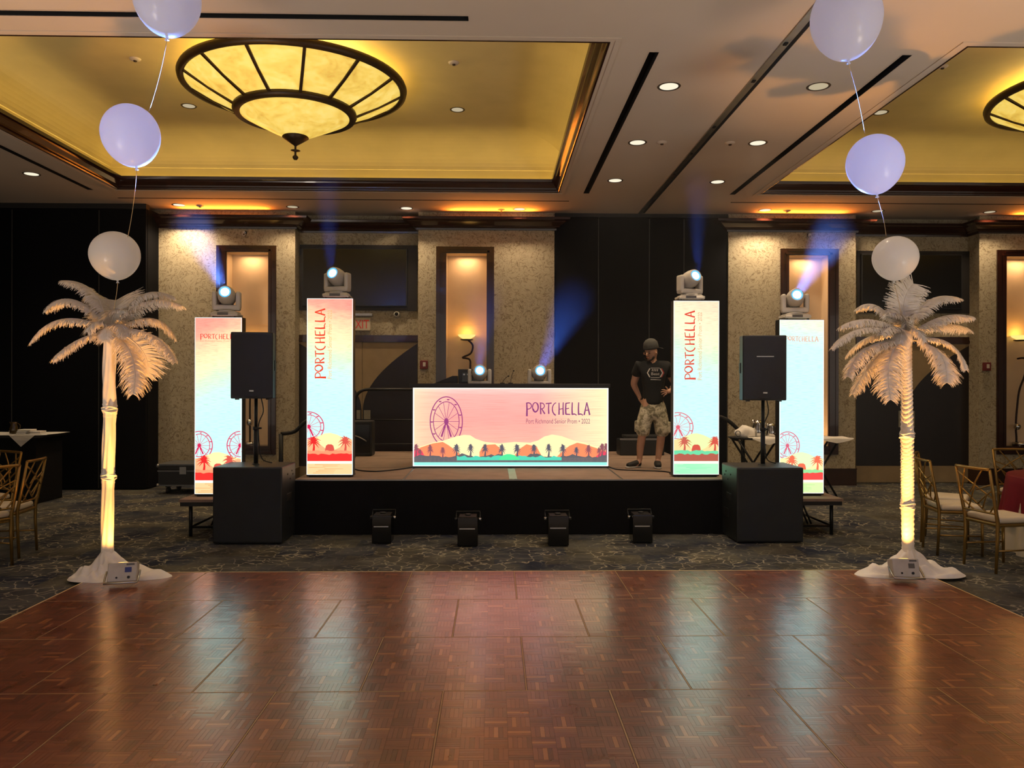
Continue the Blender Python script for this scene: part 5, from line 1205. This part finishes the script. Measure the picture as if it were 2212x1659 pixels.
# service table at the far left
yq = 11.0; e = P(92, 940, yq); zt_ = e.z; x1 = e.x; x0 = x1-1.5
t = thing('service_table', ((x0+x1)/2, yq+.3, 0), 'black-skirted service table in the dark at the left edge', 'table')
boxo('top', black_matte, t, x0, x1-.04, yq, yq+.7, zt_-.04, zt_-.008, world=True); boxo('skirt', black_cloth, t, x0+.02, x1-.1, yq+.02, yq+.68, .005, zt_-.04, world=True)
bm = BM(); scrap_cloth(bm, (x0+x1)/2, yq+.33, zt_, 1.5, .75, .03, 1); tag(mk('table_runner', bm, white_cloth), 'white cloth on top of the service table at left', 'cloth')
bm = BM(); q = P(46, 940, yq-.02); bm.faces.new([bm.verts.new(v) for v in ((q.x-.17, yq-.025, zt_+.002), (q.x, yq-.03, zt_-.16), (q.x+.19, yq-.025, zt_+.002))]); bmesh.ops.solidify(bm, geom=bm.faces, thickness=.006); tag(mk('napkin', bm, white_cloth), 'white napkin corner hanging off the service table', 'napkin')
pitcher('water_pitcher', 'dark glass pitcher on the left service table', P(30, 930, yq+.2).x, yq+.2, zt_+.01, .16, glass_m)
for k, (px, n) in enumerate(((57, 3), (78, 2))):
    bm = BM()
    for j in range(n): rbox(bm, -.1+.01*j, .1, -.08, .08, j*.022, j*.022+.018, r=.006)
    tag(mk('napkin_stack', bm, white_cloth, loc=(P(px, 930, yq+.2).x, yq+.2, zt_+.008)), ['taller stack of folded napkins beside the glass pitcher', 'lower stack of folded napkins at the end of the service table'][k], 'napkins')
# tray stands behind the right subwoofer
def tray_stand(label, pxa, pxb, y, seed):
    a, b = P(pxa, 943, y), P(pxb, 943, y); z = a.z; cx = (a.x+b.x)/2; w = b.x-a.x
    t = thing('tray_stand', (cx, y, 0), label, 'tray stand', 'folding tray stands')
    for yy in (y-.16, y+.16):
        for s in (-1, 1): bm = BM(); tube(bm, [(cx+s*w*.36, yy, z-.05), (cx-s*w*.36, yy, 0)], .016, 8); mk('leg', bm, rail_mat, t, world=True)
    for s in (-1, 1): bm = BM(); cyl(bm, (cx+s*w*.36, y-.16, z-.05), (cx+s*w*.36, y+.16, z-.05), .014, n=8); mk('cross_bar', bm, rail_mat, t, world=True)
    o = thing('serving_tray', (cx, y, z-.035), 'dark oval serving tray on the '+label, 'tray', 'serving trays')
    bm = BM(); b2 = BM(); lathe(b2, [(0, 0), (.36, 0), (.40, .03), (.39, .03), (.35, .008), (0, .008)], n=32); merge(bm, b2, Matrix.Diagonal((w/.8, .75, 1, 1))); mk('dish', bm, black_matte, o)
    return cx, z, w
cx_, z_, w_ = tray_stand('folding stand between the tower and the right speaker pole', 1573, 1684, 11.6, 1)
bm = BM(); scrap_cloth(bm, cx_+.12, 11.42, z_-.0, .5, .5, .10, 3); tag(mk('tray_cloth', bm, white_cloth), 'white cloth hanging off the tray behind the right pole', 'cloth')
bm = BM(); b2 = BM(); sphere(b2, (0, 0, 0), 1, n=20)
for v in b2.verts: v.co *= 1+.12*math.sin(5*v.co.x+3*v.co.z)+.08*math.sin(9*v.co.y+2)
merge(bm, b2, Matrix.Translation((cx_-.12, 11.6, z_+.06)) @ Matrix.Diagonal((.15, .12, .10, 1))); tag(mk('crumpled_napkin', bm, white_cloth), 'crumpled white napkin heap on the tray stand', 'napkin')
pitcher('coffee_pot', 'tall steel coffee pot in the middle of the tray', cx_+.08, 11.65, z_, .24, chrome); pitcher('coffee_pot', 'small steel coffee pot at the right end of the tray', cx_+.27, 11.62, z_, .19, chrome)
bm = BM(); tube(bm, [(cx_-.27+.035*math.cos(a), 11.5, z_+.055+.035*math.sin(a)) for a in (2*PI*k/16 for k in range(17))], .008, 6); tag(mk('napkin_ring', bm, chrome), 'small metal ring standing at the left end of the tray', 'ring')
cx_, z_, w_ = tray_stand('folding stand half hidden behind the right outer tower', 1712, 1815, 11.6, 2)
bm = BM(); scrap_cloth(bm, cx_+.16, 11.42, z_+.0, .5, .5, .08, 5); tag(mk('tray_cloth', bm, white_cloth), 'white cloth tip showing right of the outer tower', 'cloth')

# road case behind the left outer tower
yq = 12.0; a = P(341, 1000, yq); x0 = a.x; x1 = x0+1.05; zt_ = P(380, 1003, yq).z
t = thing('road_case', ((x0+x1)/2, yq+.3, 0), 'black road case on castors behind the left outer tower', 'road case')
boxo('body', pbr('road_case_ply', (22, 24, 27), rough=.45), t, x0, x1, yq, yq+.6, .12, zt_-.10, r=.008, world=True)
boxo('lid', pbr('road_case_ply', (22, 24, 27)), t, x0, x1, yq, yq+.6, zt_-.09, zt_, r=.008, world=True)
for z in (.135, zt_-.10, zt_-.005): boxo('edge_rail', pbr('case_edge', (120, 122, 124), rough=.4, metal=.8), t, x0-.004, x1+.004, yq-.006, yq+.606, z-.012, z+.008, world=True)
bm = BM()
for x in (x0, x1):
    for z in (.14, zt_-.02): sphere(bm, (x, yq, z), .028, n=10)
mk('corner_ball', bm, metal_alu, t, world=True)
for x in (x0+.12, x1-.12):
    for y in (yq+.1, yq+.5):
        bm = BM(); cyl(bm, (x-.02, y, .05), (x+.02, y, .05), .05, n=16); box(bm, x-.035, x+.035, y-.03, y+.03, .1, .12); mk('castor', bm, black_matte, t, world=True)
boxo('latch', metal_alu, t, x0+.33, x0+.43, yq-.012, yq-.004, zt_-.15, zt_-.04, world=True)
# gear behind the inner left tower
yq = 11.6; p = P(783, 995, yq); t = thing('amplifier_case', (p.x, yq+.15, SZ), 'dark amplifier case on the stage right of the inner left tower', 'amplifier')
boxo('case', black_plastic, t, -.28, .14, -.15, .15, 0, .52, r=.02); boxo('face', black_gloss, t, -.25, .11, -.158, -.148, .05, .47, r=.004)
bm = BM(); tube(bm, bez((-.12, -.16, .3), (-.05, -.2, .3), (.06, -.16, .22), 8), .01, 6); mk('carry_handle', bm, metal_alu, t)
p = P(1375, 968, 11.7); t = thing('equipment_case', (p.x, 11.85, SZ), 'low dark equipment case on the stage behind the standing man', 'case')
boxo('body', black_plastic, t, -.25, .42, -.15, .2, 0, .24, r=.015); boxo('lid', black_matte, t, -.17, .44, -.14, .19, .255, .30, r=.01); boxo('latch', metal_alu, t, .05, .1, -.158, -.148, .15, .2)
bm = BM(); box(bm, -.25, .42, -.151, -.148, .235, .258); mk('lid_edge', bm, metal_alu, t)
# cables on the stage deck
for k, (pts, lb) in enumerate(((((768, 985), (762, 1010), (800, 1018), (850, 1015), (893, 1009)), 'black cable lying on the deck from the inner left tower to the booth'), (((1314, 1008), (1335, 1014), (1380, 1016), (1430, 1018), (1456, 1022)), 'black cable lying on the deck from the booth to the tower by the man'))):
    q = [PZ(x, y, SZ+.008) for x, y in pts]; bm = BM(); tube(bm, [v-q[0] for v in spline(q, 5)], .008, 6); tag(mk('cable', bm, black_matte, loc=q[0]), lb, 'cable')

# ================================================================== THE MAN ON THE STAGE
YM = PZ(1405, 1010, SZ).y; s_ = YM/FPX
mo = PZ(1405, 1010, SZ)
man = thing('person', (mo.x, YM, SZ), 'man in black shirt, camouflage shorts and backward cap, hands on hips on stage', 'person')
skin_m = pbr('skin', (196, 150, 122), rough=.55, var=.06, vscale=20)
shirt_m = pbr('shirt_black', (16, 18, 20), rough=.85, var=.15, bump=.2, bscale=40); shoe_m = pbr('shoe_black', (18, 18, 18), rough=.6); sole_m = pbr('sole_white', (200, 198, 190), rough=.6)
cap_m = pbr('cap_grey', (74, 74, 70), rough=.85, var=.12); hair_m = pbr('dark_hair', (36, 26, 20), rough=.8)
def m_camo():
    g = NT('camo_cotton'); v = g.coord('Object'); n = g.noise(v, 16, 3, .6, .5); c = g.ramp(n.outputs['Fac'], [(.36, (132, 126, 102)), (.46, (184, 176, 148)), (.55, (218, 210, 184)), (.66, (156, 148, 122))], 'CONSTANT')
    g.link(c, g.b.inputs['Base Color']); g.b.inputs['Roughness'].default_value = .85; f = g.noise(g.coord('Object', (1, 1, .35)), 22, 3); g.bump(f.outputs['Fac'], .6, .02); return g.m
camo = m_camo()
def skin(name, chains, mat, parent, sub=2, root=0, post=None):
    """chains: lists of (x, y, z, rx, ry) joined where a point repeats"""
    V, Rr, E, idx = [], [], [], {}
    for ch in chains:
        last = None
        for p in ch:
            key = tuple(round(c, 4) for c in p[:3])
            if key not in idx: idx[key] = len(V); V.append(p[:3]); Rr.append((p[3], p[4] if len(p) > 4 else p[3]))
            if last is not None and last != idx[key]: E.append((last, idx[key]))
            last = idx[key]
    me = bpy.data.meshes.new(name); me.from_pydata(V, E, []); o = bpy.data.objects.new(name, me); COL.objects.link(o)
    o.modifiers.new('skin', 'SKIN'); o.modifiers['skin'].use_smooth_shade = True
    sv = me.skin_vertices[0].data
    for k, r in enumerate(Rr): sv[k].radius = r; sv[k].use_root = (k == root)
    ss = o.modifiers.new('sub', 'SUBSURF'); ss.levels = sub; ss.render_levels = sub
    dg = bpy.context.evaluated_depsgraph_get(); m2 = bpy.data.meshes.new_from_object(o.evaluated_get(dg)); bpy.data.objects.remove(o); m2.name = name
    m2.materials.clear(); m2.materials.append(mat)
    for p in m2.polygons: p.use_smooth = True
    if post:
        for v in m2.vertices: v.co = post(v.co)
    r_ = bpy.data.objects.new(name, m2); COL.objects.link(r_); r_.parent = parent; return r_
# joints: x to the right of the picture, -y towards the viewer
PEL = (.035, .0, .80)
hx, hz = .0, 1.475
la, lk = (-.135, .03, .085), (-.105, -.01, .43); ra, rk = (.095, .0, .085), (.135, -.03, .43)
LS, RS = (-.145, .02, 1.305), (.205, .02, 1.30); LE, RE = (-.20, .12, 1.07), (.34, .10, 1.075)
LW, RW = (-.125, .15, .925), (.235, -.075, .985)
body = [
 [(*PEL, .13, .10), (.035, .0, .95, .125, .10), (.035, .005, 1.12, .14, .105), (.03, .01, 1.26, .13, .10), (.02, .01, 1.345, .062, .06), (.015, -.005, 1.40, .056, .056), (hx+.005, -.02, 1.45, .075, .085), (hx, -.02, 1.52, .078, .09), (hx, -.01, 1.575, .055, .065)],
 [(.03, .01, 1.26, .13, .10), (LS[0], LS[1], LS[2], .062), (LE[0], LE[1], LE[2], .046), (LW[0], LW[1], LW[2], .030), (-.105, .145, .87, .034, .022)],
 [(.03, .01, 1.26, .13, .10), (RS[0], RS[1], RS[2], .062), (RE[0], RE[1], RE[2], .046), (RW[0], RW[1], RW[2], .030), (.185, -.125, .978, .022, .036)],
 [(*PEL, .13, .10), (-.06, .0, .70, .088), (lk[0], lk[1], lk[2], .058), (-.125, .03, .28, .054), (la[0], la[1], la[2], .036), (-.19, -.02, .035, .036), (-.27, -.06, .028, .028)],
 [(*PEL, .13, .10), (.115, .0, .70, .088), (rk[0], rk[1], rk[2], .058), (.125, .005, .28, .054), (ra[0], ra[1], ra[2], .036), (.085, -.08, .035, .038), (.075, -.15, .028, .03)],
]
bd = skin('body', body, skin_m, man)
# fingers, spread on the hip
for k, (dx, dz, L) in enumerate(((-.070, .022, .9), (-.078, .004, 1.0), (-.074, -.014, .95), (-.062, -.030, .8))):
    b0 = (.175+.004*k, -.130, .990-.012*k); skin('finger', [[(*b0, .0095), (b0[0]+dx*.5, b0[1]-.012, b0[2]+dz*.5, .0085), (b0[0]+dx*L, b0[1]+.004, b0[2]+dz-.012, .006)]], skin_m, bd, 1)
skin('thumb', [[(.20, -.10, .995, .011), (.185, -.115, 1.025, .010), (.165, -.115, 1.042, .007)]], skin_m, bd, 1)
for k in range(4): skin('finger', [[(-.115+.012*k, .13, .87, .009), (-.105+.014*k, .115, .835, .008), (-.09+.014*k, .10, .812, .006)]], skin_m, bd, 1)
skin('thumb', [[(-.12, .13, .90, .011), (-.13, .10, .875, .009), (-.125, .085, .85, .007)]], skin_m, bd, 1)
# face: head is turned to the left of the picture and down
fc = Vector((hx-.01, -.03, 1.465)); fd = Vector((-.62, -.72, -.28)).normalized(); fr = fd.cross(Vector((0, 0, 1))).normalized(); fu = fr.cross(fd).normalized()
def fp(a, b, c): return fc+fr*a+fu*b+fd*c
skin('nose', [[(*fp(0, .028, .078), .008), (*fp(0, .004, .096), .012), (*fp(0, -.008, .088), .011)]], skin_m, bd, 1)
skin('chin', [[(*fp(0, -.062, .055), .028), (*fp(0, -.078, .070), .020)]], pbr('stubble', (120, 84, 66), rough=.7), bd, 1)
skin('mouth', [[(*fp(-.020, -.036, .082), .005), (*fp(0, -.034, .088), .006), (*fp(.020, -.036, .082), .005)]], pbr('lips', (150, 90, 80), rough=.5), bd, 1)
for s in (-1, 1):
    bm = BM(); sphere(bm, fp(s*.030, .022, .074), .011, n=10); mk('eye', bm, pbr('eye', (60, 48, 42), rough=.3), bd)
    skin('eyebrow', [[(*fp(s*.014, .040, .083), .005), (*fp(s*.046, .040, .070), .004)]], hair_m, bd, 1)
    skin('ear', [[(*fp(s*.083, .02, .0), .012), (*fp(s*.090, .0, -.004), .016), (*fp(s*.084, -.02, .004), .010)]], skin_m, bd, 1)
# t-shirt
skin('t_shirt', [
 [(.035, .0, .775, .150, .125), (.035, .0, .86, .150, .125), (.035, .0, .95, .145, .122), (.035, .005, 1.12, .158, .125), (.03, .01, 1.26, .145, .115), (.025, .01, 1.335, .075, .07)],
 [(.03, .01, 1.26, .145, .115), (LS[0]-.005, LS[1], LS[2]+.005, .078), (-.178, .075, 1.165, .074)],
 [(.03, .01, 1.26, .145, .115), (RS[0]+.005, RS[1], RS[2]+.005, .078), (.283, .06, 1.165, .076)]], shirt_m, man)
# shorts
skin('shorts', [
 [(.035, .0, .93, .125, .10), (.035, .0, .80, .145, .118)],
 [(.035, .0, .80, .145, .118), (-.06, .0, .68, .112), (-.095, -.005, .52, .106), (-.108, -.008, .385, .098)],
 [(.035, .0, .80, .145, .118), (.125, .0, .68, .112), (.142, -.015, .52, .106), (.148, -.022, .375, .098)]], camo, man)
for (x, y, z) in ((-.178, -.02, .53), (.222, -.04, .52)): boxo('cargo_pocket', camo, man, x-.03, x+.03, y-.055, y+.045, z-.075, z+.075, r=.022)
# shoes
sh1 = skin('shoe', [[(-.125, .065, .05, .045, .05), (-.16, .02, .052, .05, .052), (-.235, -.04, .045, .047, .04), (-.32, -.09, .036, .034, .028)]], shoe_m, man)
sh2 = skin('shoe', [[(.10, .06, .05, .045, .05), (.092, -.0, .054, .05, .054), (.078, -.10, .046, .049, .042), (.066, -.19, .036, .036, .03)]], shoe_m, man)
skin('sole', [[(-.125, .07, .012, .05, .012), (-.235, -.04, .012, .05, .012), (-.33, -.098, .012, .036, .012)]], sole_m, sh1)
skin('sole', [[(.10, .06, .012, .05, .012), (.078, -.10, .012, .052, .012), (.064, -.20, .012, .038, .012)]], sole_m, sh2)
# backward cap with the strap opening over the forehead
bm = BM(); hd = Vector((hx+.003, -.008, 1.535)); b2 = BM()
lathe(b2, [(.094, -.005), (.099, .03), (.090, .075), (.062, .108), (.028, .122), (0, .125)], n=28)
Mc = Matrix.Translation(hd) @ Matrix.Rotation(math.atan2(fd.x, -fd.y), 4, 'Z') @ Matrix.Rotation(math.radians(12), 4, 'X') @ Matrix.Diagonal((.93, 1.12, 1, 1)); merge(bm, b2, Mc)
cap = mk('cap', bm, cap_m, man)
bm = BM(); b2 = BM(); lathe(b2, [(.096, -.008), (.101, .0), (.101, .02), (.096, .026)], n=28); merge(bm, b2, Mc); mk('cap_band', bm, pbr('cap_band', (52, 52, 50), rough=.85), cap)
bm = BM(); b2 = BM(); poly(b2, [(-.05, -.088, .035), (-.03, -.083, .07), (0, -.079, .082), (.03, -.083, .07), (.05, -.088, .035)]); bmesh.ops.solidify(b2, geom=b2.faces, thickness=.012); merge(bm, b2, Mc); mk('cap_opening', bm, hair_m, cap)
bm = BM(); b2 = BM()
for k in range(9):
    a0, a1 = math.radians(35+110*k/9), math.radians(35+110*(k+1)/9)
    q = [(math.cos(a)*r, math.sin(a)*r*(1 if r < .12 else 1.25), -.004-(.03 if r > .12 else 0)) for a, r in ((a0, .095), (a1, .095), (a1, .15), (a0, .15))]
    poly(b2, q)
bmesh.ops.solidify(b2, geom=b2.faces, thickness=.006); merge(bm, b2, Mc); mk('cap_visor', bm, cap_m, cap)
skin('beard', [[(*fp(-.07, -.03, .03), .014), (*fp(-.045, -.065, .058), .013), (*fp(0, -.082, .074), .012), (*fp(.045, -.065, .058), .013), (*fp(.07, -.03, .03), .014)]], hair_m, bd, 1)
skin('wristwatch', [[(.262, -.035, 1.02, .034), (.250, -.055, 1.005, .034)]], black_gloss, man, 1)
# chest print
lg = pbr('print_white', (210, 206, 200), rough=.8); lr = pbr('print_red', (170, 60, 56), rough=.8)
yc = -.142; tf = lambda w, h, s, x, z: (lambda b2: ([setattr(v, 'co', Vector((x+v.co.x, yc-.012*(1-((x+v.co.x-.035)/.14)**2), z+v.co.y))) for v in b2.verts], b2)[1])(text_bm(s, .05, w=w, h=h))
bm = BM(); merge(bm, tf(.105, .035, 'Beat', -.022, 1.185)); mk('chest_lettering', bm, lg, man, norm=False)
bm = BM(); f2 = lambda p, o: Vector((p.x, yc-.012*(1-((p.x-.035)/.14)**2), p.y))
for x, d_ in ((-.040, -1), (.092, 1)): ribbon(bm, [(x, 1.27), (x+d_*.03, 1.215), (x, 1.16)], .014, .014, 0, f2)
for z in (1.275, 1.155): ribbon(bm, [(-.03, z), (.085, z)], .006, .006, 0, f2)
for k in range(4): ribbon(bm, [(-.012+.022*k, 1.235), (-.006+.022*k, 1.262)], .009, .009, 0, f2)
ribbon(bm, [(-.03, 1.13), (.10, 1.125)], .008, .004, 0, f2); mk('chest_emblem', bm, lg, man, norm=False)
bm = BM(); ribbon(bm, [(.108, 1.27), (.138, 1.215), (.108, 1.16)], .014, .014, 0, f2); mk('chest_emblem_accent', bm, lr, man, norm=False)

# ================================================================== HAZE
HAZE = 0.004
if HAZE:
    g = bpy.data.materials.new('stage_haze'); g.use_nodes = True; nt = g.node_tree; nt.nodes.clear()
    o_ = nt.nodes.new('ShaderNodeOutputMaterial'); vs_ = nt.nodes.new('ShaderNodeVolumeScatter'); vs_.inputs['Density'].default_value = HAZE; vs_.inputs['Anisotropy'].default_value = .35
    nt.links.new(vs_.outputs[0], o_.inputs['Volume'])
    bm = BM(); box(bm, -4.4, 5.6, 7.2, 12.4, .05, 4.42); tag(mk('haze', bm, g), 'thin haze hanging around the stage and its beams', 'haze', kind='stuff')
